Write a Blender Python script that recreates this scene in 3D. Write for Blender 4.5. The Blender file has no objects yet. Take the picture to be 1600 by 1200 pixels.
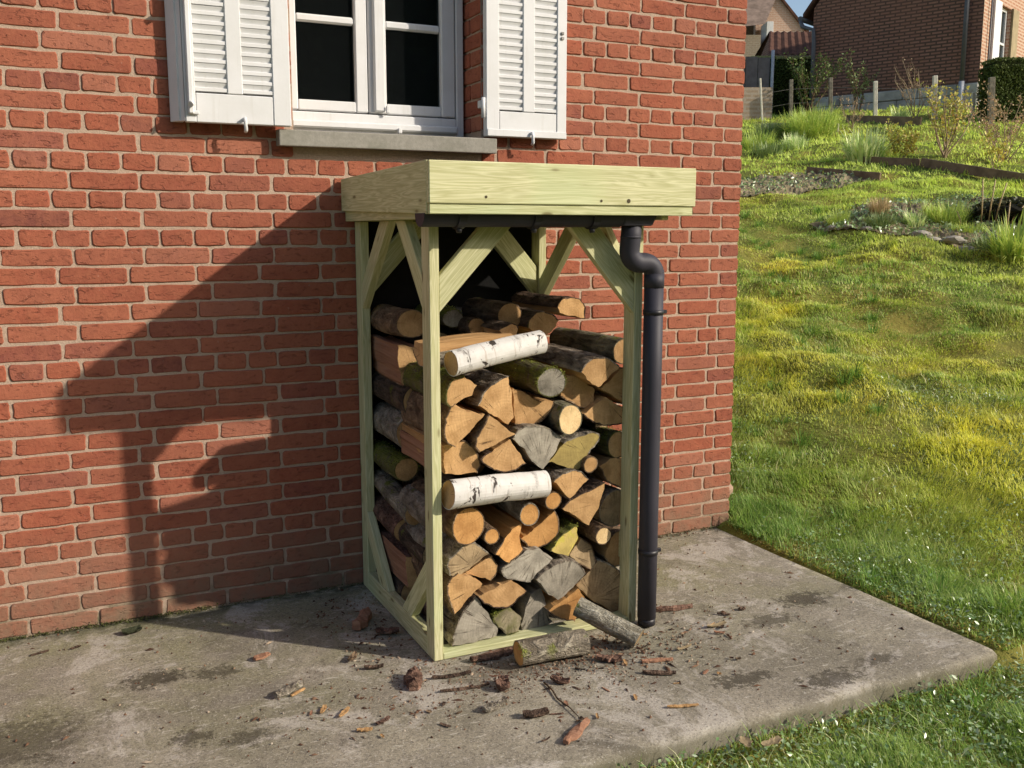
import bpy, bmesh, math, random
import numpy as np
from mathutils import Vector, Matrix, noise
SC = bpy.context.scene
COL = SC.collection
R = math.radians

# ---------------------------------------------------------------- camera, sky, sun, exposure
cam_d = bpy.data.cameras.new('camera'); cam = bpy.data.objects.new('camera', cam_d); COL.objects.link(cam)
cam.location = (0.0, -3.7655, 1.45)
cam.rotation_euler = (R(90 - 8.9243), 0, R(-25.5404))
cam_d.sensor_width = 36; cam_d.lens = 36 * 1520 / 1600
cam_d.clip_start = 0.05; cam_d.clip_end = 2000
SC.camera = cam
W = bpy.data.worlds.new('World'); SC.world = W; W.use_nodes = True
wn = W.node_tree; wn.nodes.clear()
sky = wn.nodes.new('ShaderNodeTexSky'); sky.sky_type = 'NISHITA'; sky.sun_disc = False
SUN_TO = Vector((1.09, -1.0, 0.80))
sky.sun_elevation = math.atan2(0.80, math.hypot(1.09, 1.0)); sky.sun_rotation = math.atan2(1.09, -1.0)
sky.air_density = 1.0; sky.dust_density = 2.0
bg = wn.nodes.new('ShaderNodeBackground'); bg.inputs[1].default_value = 0.15
wo = wn.nodes.new('ShaderNodeOutputWorld')
wn.links.new(sky.outputs[0], bg.inputs[0]); wn.links.new(bg.outputs[0], wo.inputs[0])
sd = bpy.data.lights.new('sun', 'SUN'); sd.energy = 4.25; sd.angle = R(1.0); sd.color = (1.0, 0.90, 0.76)
sun = bpy.data.objects.new('sun', sd); COL.objects.link(sun)
sun.rotation_euler = (-SUN_TO).to_track_quat('-Z', 'Y').to_euler(); sun.location = (8, -8, 8)
SC.view_settings.view_transform = 'Standard'; SC.view_settings.look = 'None'
SC.view_settings.exposure = 0.12; SC.view_settings.gamma = 1.0; SC.view_settings.use_curve_mapping = False

# ---------------------------------------------------------------- helpers
def tag(o, label=None, cat=None, group=None, kind=None):
    if label: o['label'] = label
    if cat: o['category'] = cat
    if group: o['group'] = group
    if kind: o['kind'] = kind
    return o
def empty(name, loc=(0, 0, 0), label=None, cat=None, group=None, rz=0):
    o = bpy.data.objects.new(name, None); COL.objects.link(o); o.location = loc; o.rotation_euler = (0, 0, rz)
    o.empty_display_size = 0.05
    return tag(o, label, cat, group)
def link(name, me, parent=None, mats=None, M=None):
    o = bpy.data.objects.new(name, me); COL.objects.link(o)
    if parent is not None: o.parent = parent
    if M is not None: o.matrix_basis = M
    for m in (mats or []):
        if m.name not in [k.name for k in me.materials if k]: me.materials.append(m)
    return o
def mesh(name, verts, faces, mats=None, parent=None, smooth=False, midx=None, M=None):
    me = bpy.data.meshes.new(name); me.from_pydata(verts, [], faces)
    if smooth: me.shade_smooth()
    if midx is not None: me.polygons.foreach_set('material_index', midx)
    me.update()
    return link(name, me, parent, mats, M)
BOXF = [(0, 1, 3, 2), (4, 6, 7, 5), (0, 4, 5, 1), (2, 3, 7, 6), (0, 2, 6, 4), (1, 5, 7, 3)]
def boxv(x0, x1, y0, y1, z0, z1):
    return [(x, y, z) for x in (x0, x1) for y in (y0, y1) for z in (z0, z1)]
def bevel_me(me, w, seg=1):
    b = bmesh.new(); b.from_mesh(me)
    bmesh.ops.bevel(b, geom=b.edges[:], offset=w, segments=seg, affect='EDGES', profile=0.5)
    bmesh.ops.recalc_face_normals(b, faces=b.faces[:])
    b.to_mesh(me); b.free(); me.update()
def box(name, x0, x1, y0, y1, z0, z1, m, parent=None, bev=0.0, M=None):
    o = mesh(name, boxv(x0, x1, y0, y1, z0, z1), BOXF, [m], parent, M=M)
    bevel_me(o.data, bev) if bev else bevel_me(o.data, 0.0004)
    return o
def multi(name, boxes, m, parent=None, bev=0.0):
    v = []; f = []
    for bx in boxes:
        n = len(v); v += boxv(*bx); f += [tuple(i + n for i in q) for q in BOXF]
    o = mesh(name, v, f, [m], parent)
    if bev: bevel_me(o.data, bev)
    return o
def plank(name, p0, p1, wdir, w, t, m, parent=None, c0=0.0, c1=0.0, bev=0.002):
    """board from p0 to p1 (centre line); wdir = direction of its width w; t = thickness; c0/c1 = end shear"""
    p0 = Vector(p0); p1 = Vector(p1); X = (p1 - p0); L = X.length; X.normalize()
    Y = Vector(wdir); Y = (Y - X * Y.dot(X)).normalized(); Z = X.cross(Y)
    v = []
    def cut(c): return c if not isinstance(c, tuple) else -(Y.dot(Vector(c)) * w / 2) / X.dot(Vector(c))
    c0, c1 = cut(c0), cut(c1)
    for sx in (0, 1):
        for sy in (-1, 1):
            for sz in (-1, 1):
                x = (0 + c0 * sy) if sx == 0 else (L + c1 * sy)
                v.append((x, sy * w / 2, sz * t / 2))
    M = Matrix((X, Y, Z)).transposed().to_4x4(); M.translation = p0
    o = mesh(name, v, BOXF, [m], parent, M=M); bevel_me(o.data, bev)
    return o
def tube(name, pts, rad, m, parent=None, n=16, caps=True, smooth=True):
    pts = [Vector(p) for p in pts]; v = []; f = []
    rads = rad if isinstance(rad, (list, tuple)) else [rad] * len(pts)
    up = None
    for i, p in enumerate(pts):
        d = (pts[min(i + 1, len(pts) - 1)] - pts[max(i - 1, 0)]).normalized()
        if up is None:
            up = d.orthogonal().normalized()
        up = (up - d * up.dot(d)).normalized(); s = d.cross(up)
        for k in range(n):
            a = 2 * math.pi * k / n
            v.append(tuple(p + (up * math.cos(a) + s * math.sin(a)) * rads[i]))
    for i in range(len(pts) - 1):
        for k in range(n):
            f.append((i * n + k, i * n + (k + 1) % n, (i + 1) * n + (k + 1) % n, (i + 1) * n + k))
    if caps:
        f.append(tuple(range(n - 1, -1, -1))); f.append(tuple((len(pts) - 1) * n + k for k in range(n)))
    o = mesh(name, v, f, [m], parent)
    if smooth:
        for pl in o.data.polygons: pl.use_smooth = len(pl.vertices) == 4
    return o
def npmesh(name, V, sizes, idx, mats, parent=None):
    """fast mesh from numpy: V (n,3), loop sizes per face, flat loop indices"""
    me = bpy.data.meshes.new(name)
    me.vertices.add(len(V)); me.vertices.foreach_set('co', np.asarray(V, np.float32).ravel())
    me.loops.add(len(idx)); me.loops.foreach_set('vertex_index', np.asarray(idx, np.int32))
    st = np.concatenate(([0], np.cumsum(sizes)[:-1])).astype(np.int32)
    me.polygons.add(len(sizes)); me.polygons.foreach_set('loop_start', st)
    try: me.polygons.foreach_set('loop_total', np.asarray(sizes, np.int32))
    except Exception: pass
    me.update(calc_edges=True)
    return link(name, me, parent, mats)

# ---------------------------------------------------------------- node materials
class NM:
    def __init__(s, name, rough=0.8, spec=0.3):
        s.m = bpy.data.materials.new(name); s.m.use_nodes = True; s.t = s.m.node_tree
        s.b = s.t.nodes['Principled BSDF']; s.b.inputs['Roughness'].default_value = rough
        s.b.inputs['Specular IOR Level'].default_value = spec
        s.tc = None
    def n(s, typ, **kw):
        nd = s.t.nodes.new('ShaderNode' + typ)
        for k, v in kw.items():
            if k.startswith('_'): setattr(nd, k[1:], v); continue
            key = int(k[1:]) if k[0] == 'i' and k[1:].isdigit() else k
            s.put(nd.inputs[key], v)
        return nd
    def put(s, sock, v):
        if isinstance(v, bpy.types.NodeSocket): s.t.links.new(v, sock)
        elif isinstance(v, (tuple, list)) and len(v) == 3 and len(getattr(sock, 'default_value', (0, 0, 0))) == 4: sock.default_value = (*v, 1)
        else: sock.default_value = v
    def coord(s, which='Object'):
        if s.tc is None: s.tc = s.t.nodes.new('ShaderNodeTexCoord')
        return s.tc.outputs[which]
    def pos(s): return s.n('NewGeometry').outputs['Position']
    def map(s, v, scale=(1, 1, 1), loc=(0, 0, 0), rot=(0, 0, 0)):
        nd = s.n('Mapping'); s.put(nd.inputs[0], v); nd.inputs[1].default_value = loc; nd.inputs[2].default_value = rot; nd.inputs[3].default_value = scale
        return nd.outputs[0]
    def noise(s, v, scale, detail=4, rough=0.55, dist=0.0):
        nd = s.n('TexNoise', _noise_dimensions='3D'); s.put(nd.inputs['Vector'], v)
        nd.inputs['Scale'].default_value = scale; nd.inputs['Detail'].default_value = detail
        nd.inputs['Roughness'].default_value = rough; nd.inputs['Distortion'].default_value = dist
        return nd.outputs['Fac']
    def ramp(s, f, stops, interp='LINEAR'):
        nd = s.n('ValToRGB'); s.put(nd.inputs[0], f); cr = nd.color_ramp; cr.interpolation = interp
        while len(cr.elements) < len(stops): cr.elements.new(0.5)
        for e, (p, c) in zip(cr.elements, stops):
            e.position = p; e.color = (*c, 1) if isinstance(c, (tuple, list)) else (c, c, c, 1)
        return nd.outputs[0]
    def mix(s, f, a, b, mode='MIX'):
        nd = s.n('Mix', _data_type='RGBA', _blend_type=mode)
        s.put(nd.inputs[0], f); s.put(nd.inputs[6], a); s.put(nd.inputs[7], b)
        return nd.outputs[2]
    def math(s, op, a, b=0.5, c=None, clamp=False):
        nd = s.n('Math', _operation=op, _use_clamp=clamp); s.put(nd.inputs[0], a); s.put(nd.inputs[1], b)
        if c is not None: s.put(nd.inputs[2], c)
        return nd.outputs[0]
    def rng(s, v, a, b, c=0.0, d=1.0):
        nd = s.n('MapRange'); s.put(nd.inputs[0], v)
        for i, q in enumerate((a, b, c, d)): nd.inputs[i + 1].default_value = q
        return nd.outputs[0]
    def bump(s, h, strength=0.5, dist=0.01, prev=None):
        nd = s.n('Bump'); nd.inputs['Strength'].default_value = strength; nd.inputs['Distance'].default_value = dist
        s.put(nd.inputs['Height'], h)
        if prev is not None: s.put(nd.inputs['Normal'], prev)
        return nd.outputs[0]
    def rand(s): return s.n('ObjectInfo').outputs['Random']
    def island(s): return s.n('NewGeometry').outputs['Random Per Island']
    def sep(s, v):
        nd = s.n('SeparateXYZ'); s.put(nd.inputs[0], v); return nd.outputs
    def comb(s, x=0.0, y=0.0, z=0.0):
        nd = s.n('CombineXYZ'); s.put(nd.inputs[0], x); s.put(nd.inputs[1], y); s.put(nd.inputs[2], z); return nd.outputs[0]
    def offs(s, v, r, k=37.0):
        """shift a texture by a random number so that alike pieces differ"""
        nd = s.n('VectorMath', _operation='ADD'); s.put(nd.inputs[0], v)
        q = s.math('MULTIPLY', r, k); s.put(nd.inputs[1], s.comb(q, q, q)); return nd.outputs[0]
    def done(s, col, nrm=None, rough=None):
        s.put(s.b.inputs['Base Color'], col)
        if nrm is not None: s.put(s.b.inputs['Normal'], nrm)
        if rough is not None: s.put(s.b.inputs['Roughness'], rough)
        return s.m

def m_brick():
    k = NM('red_brick', 0.92, 0.2); p = k.pos()
    r = k.math('FRACT', k.math('ADD', k.rand(), k.math('MULTIPLY', k.island(), 3.77)))
    base = k.ramp(r, [(0, (.275, .080, .048)), (.2, (.335, .098, .056)), (.4, (.30, .090, .053)), (.6, (.36, .122, .072)), (.78, (.32, .108, .066)), (.88, (.24, .076, .056)), (.95, (.39, .155, .100)), (1, (.19, .062, .048))])
    n1 = k.noise(p, 22, 5, .65); base = k.mix(k.rng(n1, .35, .75, 0, .55), base, (.42, .155, .085))
    n2 = k.noise(p, 95, 6, .7); base = k.mix(k.rng(n2, .5, .8, 0, .5), base, (.17, .045, .026))
    c = k.noise(k.map(p, (26, 26, 60), rot=(0, R(28), 0)), 1.0, 3, .6, .8)
    crack = k.math('MAXIMUM', k.rng(c, .60, .66), k.math('MULTIPLY', k.rng(k.noise(k.map(p, (40, 26, 130), rot=(0, R(24), 0), loc=(3, 1, 2)), 1.0, 4, .6, .5), .60, .67), .7)); base = k.mix(k.math('MULTIPLY', crack, .42), base, (.11, .034, .022))
    base = k.mix(k.rng(k.noise(p, 1.6, 5, .65), .45, .68, 0, .38), base, (.20, .075, .050))
    z = k.sep(p)[2]; dirt = k.math('MULTIPLY', k.rng(z, .42, .0, 0, 1.15), k.rng(k.noise(p, 9, 5, .7), .35, .65, .35, .9))
    base = k.mix(dirt, base, (.22, .15, .10))
    wn = k.rng(k.noise(p, 60, 3), .68, .76); base = k.mix(k.math('MULTIPLY', wn, .25), base, (.5, .42, .34))
    h = k.math('SUBTRACT', k.math('ADD', n1, k.math('MULTIPLY', n2, .5)), k.math('MULTIPLY', crack, .5))
    return k.done(base, k.bump(h, .8, .005))
def m_mortar():
    k = NM('lime_mortar', 0.95, 0.1); p = k.pos()
    n = k.noise(p, 140, 4, .7); n0 = k.noise(p, 6, 4)
    b = k.mix(n, (.28, .20, .15), (.62, .47, .36)); b = k.mix(k.rng(n0, .4, .7, 0, .4), b, (.36, .27, .20))
    z = k.sep(p)[2]; b = k.mix(k.math('MULTIPLY', k.rng(z, .16, .0), k.rng(k.noise(p, 12), .4, .6)), b, (.10, .105, .055))
    return k.done(b, k.bump(n, .8, .004))
def m_timber(name='treated_pine', a=(.70, .69, .42), b=(.42, .42, .19)):
    k = NM(name, 0.7, 0.25); o = k.coord(); r = k.rand(); o2 = k.offs(o, r, 9.3)
    w = k.noise(k.map(o2, (1.0, 17, 17)), 2.2, 3, .5, .6)
    g = k.noise(k.map(o2, (3, 90, 90)), 2.0, 3, .6)
    lines = k.math('PINGPONG', k.math('MULTIPLY', w, 16), 1.0)
    c = k.mix(k.rng(lines, .0, 1, 0, 1), a, b); c = k.mix(.75, a, c)
    c = k.mix(k.rng(g, .35, .75, 0, .45), c, (.36, .36, .17))
    c = k.mix(k.rng(k.noise(o2, 3.0, 2), .52, .7, 0, .35), c, (.46, .56, .31))
    vo = k.n('TexVoronoi', _feature='F1'); k.put(vo.inputs['Vector'], k.map(o2, (2.9, 9.5, 9.5))); vo.inputs['Scale'].default_value = 2.0
    kn = k.rng(vo.outputs['Distance'], .07, .14, 1, 0); c = k.mix(k.math('MULTIPLY', kn, .8), c, (.13, .085, .035))
    halo = k.rng(vo.outputs['Distance'], .08, .26, 1, 0); c = k.mix(k.math('MULTIPLY', halo, .25), c, (.30, .30, .12))
    hs = k.n('HueSaturation'); k.put(hs.inputs['Color'], c); k.put(hs.inputs['Value'], k.rng(r, 0, 1, .86, 1.08)); k.put(hs.inputs['Hue'], k.rng(k.math('FRACT', k.math('MULTIPLY', r, 7.3)), 0, 1, .488, .508)); c = hs.outputs[0]
    return k.done(c, k.bump(k.math('ADD', g, k.math('MULTIPLY', lines, .3)), .25, .002))
def m_plain(name, c, rough=.6, spec=.3, var=.12, scale=8, bump=.1, metal=0.0):
    k = NM(name, rough, spec); o = k.coord(); n = k.noise(o, scale, 5, .6)
    d = tuple(x * (1 - var * 2.4) for x in c)
    k.b.inputs['Metallic'].default_value = metal
    return k.done(k.mix(k.rng(n, .35, .7), c, d), k.bump(k.noise(o, scale * 14, 4), bump, .002))
def m_paint():
    k = NM('white_weathered_paint', 0.55, 0.35); p = k.pos()
    n = k.noise(p, 7, 5, .65); f = k.noise(p, 120, 4, .7)
    c = k.mix(k.rng(n, .4, .75, 0, .5), (.68, .685, .69), (.55, .55, .53))
    c = k.mix(k.math('MULTIPLY', k.rng(f, .70, .76), .6), c, (.28, .25, .20))
    st = k.noise(k.map(p, (30, 30, 2)), 2.0, 3); c = k.mix(k.rng(st, .58, .75, 0, .25), c, (.45, .43, .38))
    return k.done(c, k.bump(f, .12, .002))
def m_sill():
    k = NM('stone_sill', .9, .2); p = k.pos(); n = k.noise(p, 60, 6, .75); n2 = k.noise(p, 8, 4)
    c = k.mix(n, (.16, .15, .125), (.40, .38, .33)); c = k.mix(k.rng(n2, .5, .7, 0, .5), c, (.17, .17, .13))
    return k.done(c, k.bump(n, .5, .003))
def m_slab():
    k = NM('weathered_concrete', .9, .25); p = k.pos(); x, y, z = k.sep(p)
    fine = k.noise(p, 130, 6, .75); mid = k.noise(p, 13, 6, .65, .3); big = k.noise(p, 1.9, 5, .6, .4)
    c = k.mix(k.rng(big, .38, .64), (.235, .208, .160), (.40, .355, .275))
    c = k.mix(k.rng(mid, .35, .7, 0, .5), c, (.185, .16, .13))
    gr = k.noise(k.map(p, (1, 1, 1), loc=(4, 7, 0)), 1.4, 6, .66, .7)
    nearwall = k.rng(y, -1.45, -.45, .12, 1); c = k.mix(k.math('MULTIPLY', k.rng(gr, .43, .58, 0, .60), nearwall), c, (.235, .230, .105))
    c = k.mix(k.rng(k.noise(k.map(p, (1.0, 2.6, 1), rot=(0, 0, R(-22))), 9, 6, .8, .6), .60, .72, 0, .55), c, (.42, .385, .33))
    wl = k.noise(p, 2.4, 6, .8, .6); c = k.mix(k.math('MULTIPLY', k.rng(wl, .53, .60), k.rng(fine, .3, .55, .25, .95)), c, (.50, .455, .39))
    c = k.mix(k.rng(fine, .50, .64, 0, .75), c, (.075, .064, .050)); c = k.mix(k.rng(k.noise(p, 60, 4, .8), .56, .68, 0, .5), c, (.11, .095, .075))
    c = k.mix(k.rng(k.noise(k.map(p, (14, 60, 14), rot=(0, 0, R(-24))), 1.0, 4, .7, .5), .60, .66, 0, .6), c, (.56, .52, .44))
    c = k.mix(k.rng(k.noise(k.map(p, (1, 1, 1), loc=(9, 2, 0)), 3.4, 6, .72, .8), .57, .66, 0, .6), c, (.085, .072, .052))
    c = k.mix(k.math('MULTIPLY', k.rng(k.noise(p, 170, 3, .6), .60, .68), .7), c, (.60, .56, .49))
    for sx, sy, rx, ry, st in STAINS:
        dx = k.math('DIVIDE', k.math('SUBTRACT', x, sx), rx); dy = k.math('DIVIDE', k.math('SUBTRACT', y, sy), ry)
        d = k.math('SQRT', k.math('ADD', k.math('MULTIPLY', dx, dx), k.math('MULTIPLY', dy, dy)))
        d = k.math('ADD', d, k.math('MULTIPLY', k.math('SUBTRACT', k.noise(p, 34, 6, .85), .5), 5.5))
        c = k.mix(k.rng(d, .98, .78, 0, st), c, (.040, .032, .020))
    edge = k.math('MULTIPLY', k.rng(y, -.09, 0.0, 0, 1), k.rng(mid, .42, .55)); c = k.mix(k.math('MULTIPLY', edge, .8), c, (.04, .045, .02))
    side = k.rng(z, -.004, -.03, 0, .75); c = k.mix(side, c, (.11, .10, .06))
    return k.done(c, k.bump(k.math('ADD', fine, k.math('MULTIPLY', mid, 1.6)), .55, .006))
def m_soil():
    k = NM('lawn_soil', .95, .1); p = k.pos(); n = k.noise(p, 14, 6, .7); n2 = k.noise(p, 1.1, 4)
    c = k.mix(n, (.075, .085, .025), (.20, .25, .05)); c = k.mix(k.rng(n2, .42, .6), c, (.26, .23, .055))
    return k.done(c, k.bump(n, .8, .03))
def leafy(name, cols, trans=.35, rough=.55, spec=.35, posn=True, extra=None):
    k = NM(name, rough, spec); p = k.pos(); r = k.island()
    c = k.ramp(r, [(i / (len(cols) - 1), q) for i, q in enumerate(cols)])
    if extra: c = extra(k, p, c)
    k.put(k.b.inputs['Base Color'], c)
    tr = k.n('BsdfTranslucent'); k.put(tr.inputs[0], k.mix(trans, (0, 0, 0), c)); mx = k.n('AddShader')
    k.t.links.new(k.b.outputs[0], mx.inputs[0]); k.t.links.new(tr.outputs[0], mx.inputs[1])
    k.t.links.new(mx.outputs[0], k.t.nodes['Material Output'].inputs[0])
    return k.m
def m_grass():
    def ex(k, p, c):
        x, y, z = k.sep(p)
        n = k.noise(k.map(p, (1, 1, .4)), .75, 5, .6, .4); n2 = k.noise(p, 3.2, 4, .6)
        zone = k.math('MULTIPLY', k.rng(x, 3.4, 4.8), k.rng(x, 8.4, 6.4))      # mossy, yellowed middle of the lawn
        y1 = k.math('MULTIPLY', k.rng(n, .40, .58), k.math('ADD', k.math('MULTIPLY', zone, .75), .22))
        c = k.mix(k.math('MULTIPLY', y1, .72), c, (.52, .465, .055))
        c = k.mix(k.math('MULTIPLY', k.rng(n2, .60, .74), zone), c, (.44, .38, .09))
        far = k.rng(x, 6.5, 9.5); c = k.mix(k.math('MULTIPLY', far, .65), c, (.39, .47, .085))
        near = k.rng(x, 4.6, 3.2); c = k.mix(k.math('MULTIPLY', near, .5), c, (.085, .17, .035))
        return c
    return leafy('grass_blades', [(.05, .10, .022), (.11, .19, .033), (.18, .27, .045), (.27, .36, .06), (.23, .30, .10), (.50, .46, .22)], .9, .6, .18, extra=ex)
END = dict(tan=((.64, .40, .19), (.42, .235, .095)), orange=((.72, .40, .15), (.52, .25, .08)), pale=((.80, .60, .33), (.64, .44, .21)),
           grey=((.47, .425, .345), (.27, .24, .19)), greytan=((.50, .37, .215), (.29, .205, .115)), yellow=((.44, .34, .12), (.27, .20, .075)),
           lichen=((.62, .47, .16), (.40, .31, .10)), mossgrey=((.34, .29, .19), (.17, .15, .09)))
_c = {}
def m_end(kind):
    if 'e' + kind in _c: return _c['e' + kind]
    a, b = END[kind]; grey = kind in ('grey', 'greytan', 'mossgrey')
    k = NM('sawn_end_' + kind, .85, .15); o = k.coord(); r = k.rand(); x, y, z = k.sep(o)
    o2 = k.offs(o, r, 5.1); wob = k.noise(o2, 26, 4, .6)
    d = k.math('SQRT', k.math('ADD', k.math('MULTIPLY', x, x), k.math('MULTIPLY', z, z)))
    ring = k.math('PINGPONG', k.math('ADD', k.math('MULTIPLY', d, 190), k.math('MULTIPLY', wob, 5.5)), 1.0)
    an = k.math('ARCTAN2', z, x)
    rad = k.noise(k.comb(k.math('MULTIPLY', k.math('SINE', an), 7.0), k.math('MULTIPLY', k.math('COSINE', an), 7.0), k.math('ADD', k.math('MULTIPLY', d, 5), k.math('MULTIPLY', r, 50))), 2.0, 4, .7)
    saw = k.noise(k.map(o2, (190, 8, 14), rot=(0, R(25), 0)), 1.0, 4, .7)
    c = k.mix(k.rng(ring, .0, 1, 0, .22), a, b)
    c = k.mix(k.rng(saw, .4, .65, 0, .25), c, tuple(v * .85 for v in b))
    c = k.mix(k.rng(rad, .42, .60, 0, .30), c, tuple(v * .8 for v in b))
    c = k.mix(k.rng(k.noise(o2, 17, 4), .42, .66, 0, .75), c, tuple(v * (.8 if not grey else .6) for v in b))
    crack = k.math('MULTIPLY', k.rng(rad, .625 if not grey else .575, .68), k.rng(d, .004, .02, .3, 1))
    c = k.mix(k.math('MULTIPLY', crack, .75 if not grey else .85), c, (.06, .035, .02))
    c = k.mix(k.rng(k.noise(o2, 70, 5, .7), .62, .75, 0, .35), c, (.12, .07, .035))
    if kind in ('mossgrey', 'lichen'): c = k.mix(k.rng(k.noise(o2, 22, 5), .46, .62, 0, .7), c, (.15, .15, .05) if kind == 'mossgrey' else (.50, .45, .07))
    tone = k.rng(r, 0, 1, .74, 1.14)
    hs = k.n('HueSaturation'); k.put(hs.inputs['Color'], c); k.put(hs.inputs['Value'], tone)
    h = k.math('SUBTRACT', k.math('ADD', k.math('MULTIPLY', saw, .5), k.math('MULTIPLY', ring, .2)), k.math('ADD', k.math('MULTIPLY', crack, 2.2), k.math('MULTIPLY', rad, .4)))
    _c['e' + kind] = k.done(hs.outputs[0], k.bump(h, .6, .003)); return _c['e' + kind]
def m_split(kind):
    kk = 's' + kind
    if kk in _c: return _c[kk]
    a, b = END[kind] if kind != 'red' else ((.46, .26, .165), (.31, .15, .09))
    k = NM('split_face_' + kind, .85, .15); o = k.coord(); r = k.rand(); o2 = k.offs(o, r, 3.3)
    g = k.noise(k.map(o2, (75, 3.5, 75)), 1.0, 5, .65, .5); g2 = k.noise(k.map(o2, (18, 2, 18)), 1.0, 3, .6)
    c = k.mix(k.rng(g, .3, .7), tuple(v * .95 for v in a), tuple(v * .8 for v in b)); c = k.mix(k.rng(g2, .4, .7, 0, .5), c, tuple(v * .7 for v in b))
    c = k.mix(k.rng(g, .66, .72, 0, .7), c, (.10, .05, .03))
    _c[kk] = k.done(c, k.bump(g, .9, .006)); return _c[kk]
BARK = dict(brown=((0.338, 0.236, 0.149), (0.115, 0.074, 0.047), 0), black=((0.216, 0.142, 0.101), (0.030, 0.020, 0.016), 0), ridged=((0.446, 0.378, 0.297), (0.081, 0.061, 0.046), 0),
            greenish=((0.297, 0.270, 0.182), (0.081, 0.073, 0.047), .2), greyb=((0.459, 0.405, 0.324), (0.162, 0.135, 0.101), .08), moss=((0.216, 0.182, 0.115), (0.061, 0.054, 0.032), .85),
            dark=((0.203, 0.149, 0.108), (0.054, 0.041, 0.030), .1), wet=((0.405, 0.351, 0.270), (0.149, 0.121, 0.088), .3), redbark=((0.33, 0.195, 0.14), (0.085, 0.048, 0.036), 0),
            pale=((0.621, 0.581, 0.472), (0.216, 0.189, 0.135), .08))
def m_bark(kind):
    if 'b' + kind in _c: return _c['b' + kind]
    k = NM('bark_' + kind, .9, .15); o = k.coord(); r = k.rand(); o2 = k.offs(o, r, 4.7)
    if kind == 'birch':
        k.b.inputs['Roughness'].default_value = .6
        n = k.noise(o2, 30, 5, .6); c = k.mix(n, (.74, .72, .69), (.52, .50, .47))
        len_ = k.noise(k.map(o2, (9, 75, 9)), 1.0, 3, .5); c = k.mix(k.rng(len_, .60, .70, 0, .8), c, (.42, .34, .28))
        p2 = k.noise(k.map(o2, (12, 22, 12), loc=(1.3, 2.2, .4)), 1.0, 4, .7, .5); dk = k.rng(p2, .585, .625); c = k.mix(dk, c, (.055, .045, .04))
        bd = k.noise(k.map(o2, (5, 13, 5), loc=(.3, .7, 2)), 1.0, 5, .75, .3); c = k.mix(k.rng(bd, .57, .66, 0, .75), c, k.mix(k.rng(k.noise(o2, 80, 4, .7), .4, .6), (.10, .085, .075), (.50, .47, .43)))
        sp = k.rng(k.noise(o2, 110, 3), .70, .74); c = k.mix(k.math('MULTIPLY', sp, .7), c, (.2, .16, .13))
        _c['bbirch'] = k.done(c, k.bump(k.math('ADD', n, k.math('MULTIPLY', dk, -1)), .35, .003)); return _c['bbirch']
    a, b, ms = BARK[kind]
    st = (34, 7, 34) if kind in ('ridged', 'black', 'moss', 'greenish', 'dark') else (24, 12, 24)
    g = k.noise(k.map(o2, st), 1.0, 5, .7, .6); f = k.noise(o2, 120, 5, .7)
    ridge = k.rng(g, .38, .62)
    c = k.mix(ridge, b, a); c = k.mix(k.rng(g, .60, .72, 0, .55), c, tuple(min(.7, v * 1.9) for v in a)); c = k.mix(k.rng(f, .45, .7, 0, .5), c, tuple(v * .6 for v in b))
    c = k.mix(k.rng(k.noise(o2, 9, 4), .55, .7, 0, .5), c, tuple(min(1, v * 1.5) for v in a))
    if ms:
        mn = k.noise(o2, 16, 5, .65); up = k.rng(k.sep(k.n('NewGeometry').outputs['Normal'])[2], -.4, .7)
        mf = k.math('MULTIPLY', k.rng(mn, .62 - .26 * ms, .70 - .2 * ms, 0, .92), k.math('ADD', k.math('MULTIPLY', up, .6), .4))
        c = k.mix(mf, c, k.mix(f, (.07, .09, .016), (.32, .34, .06)))
    _c['b' + kind] = k.done(c, k.bump(k.math('ADD', k.math('MULTIPLY', ridge, 1.0), k.math('MULTIPLY', f, .5)), 1.0, .016)); return _c['b' + kind]
def m_farbrick(name, c1, c2, mort, sx=1.0):
    k = NM(name, .9, .15); x, y, z = k.sep(k.coord()); v = k.comb(k.math('ADD', x, y), z, 0.0)
    br = k.n('TexBrick'); k.put(br.inputs['Vector'], v); br.inputs['Color1'].default_value = (*c1, 1); br.inputs['Color2'].default_value = (*c2, 1); br.inputs['Mortar'].default_value = (*mort, 1)
    br.inputs['Scale'].default_value = 1.0; br.inputs['Brick Width'].default_value = .21 * sx; br.inputs['Row Height'].default_value = .064 * sx; br.inputs['Mortar Size'].default_value = .0085 * sx * 1.9
    br.inputs['Bias'].default_value = -.2
    n = k.noise(k.coord(), 30, 4); c = k.mix(k.rng(n, .4, .7, 0, .4), br.outputs['Color'], tuple(q * .5 for q in c1))
    c = k.mix(k.rng(k.noise(k.coord(), .9, 4), .4, .7, 0, .3), c, c2)
    return k.done(c, k.bump(br.outputs['Fac'], -.6, .012))
STAINS = [(.234, -.547, .10, .06, .75), (.43, -.585, .07, .05, .65), (.297, -.986, .06, .05, .7), (.44, -1.054, .07, .05, .6), (-.157, -.80, .16, .14, .55),
          (2.649, -.921, .11, .07, .75), (2.39, -1.03, .12, .05, .6), (2.243, -1.507, .12, .05, .7), (1.978, -1.381, .12, .045, .7), (2.50, -1.46, .08, .04, .55),
          (1.336, -.969, .22, .10, .45), (1.62, -1.02, .16, .10, .4)]
M_BRICK = m_brick(); M_MORT = m_mortar(); M_TIM = m_timber(); M_PAINT = m_paint(); M_SILL = m_sill(); M_SLAB = m_slab(); M_SOIL = m_soil(); M_GRASS = m_grass()
M_PIPE = m_plain('dark_grey_plastic', (.040, .038, .052), .58, .35, .10, 5, .1)
M_CLIP = m_plain('black_plastic', (.020, .019, .024), .45, .4)
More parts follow.
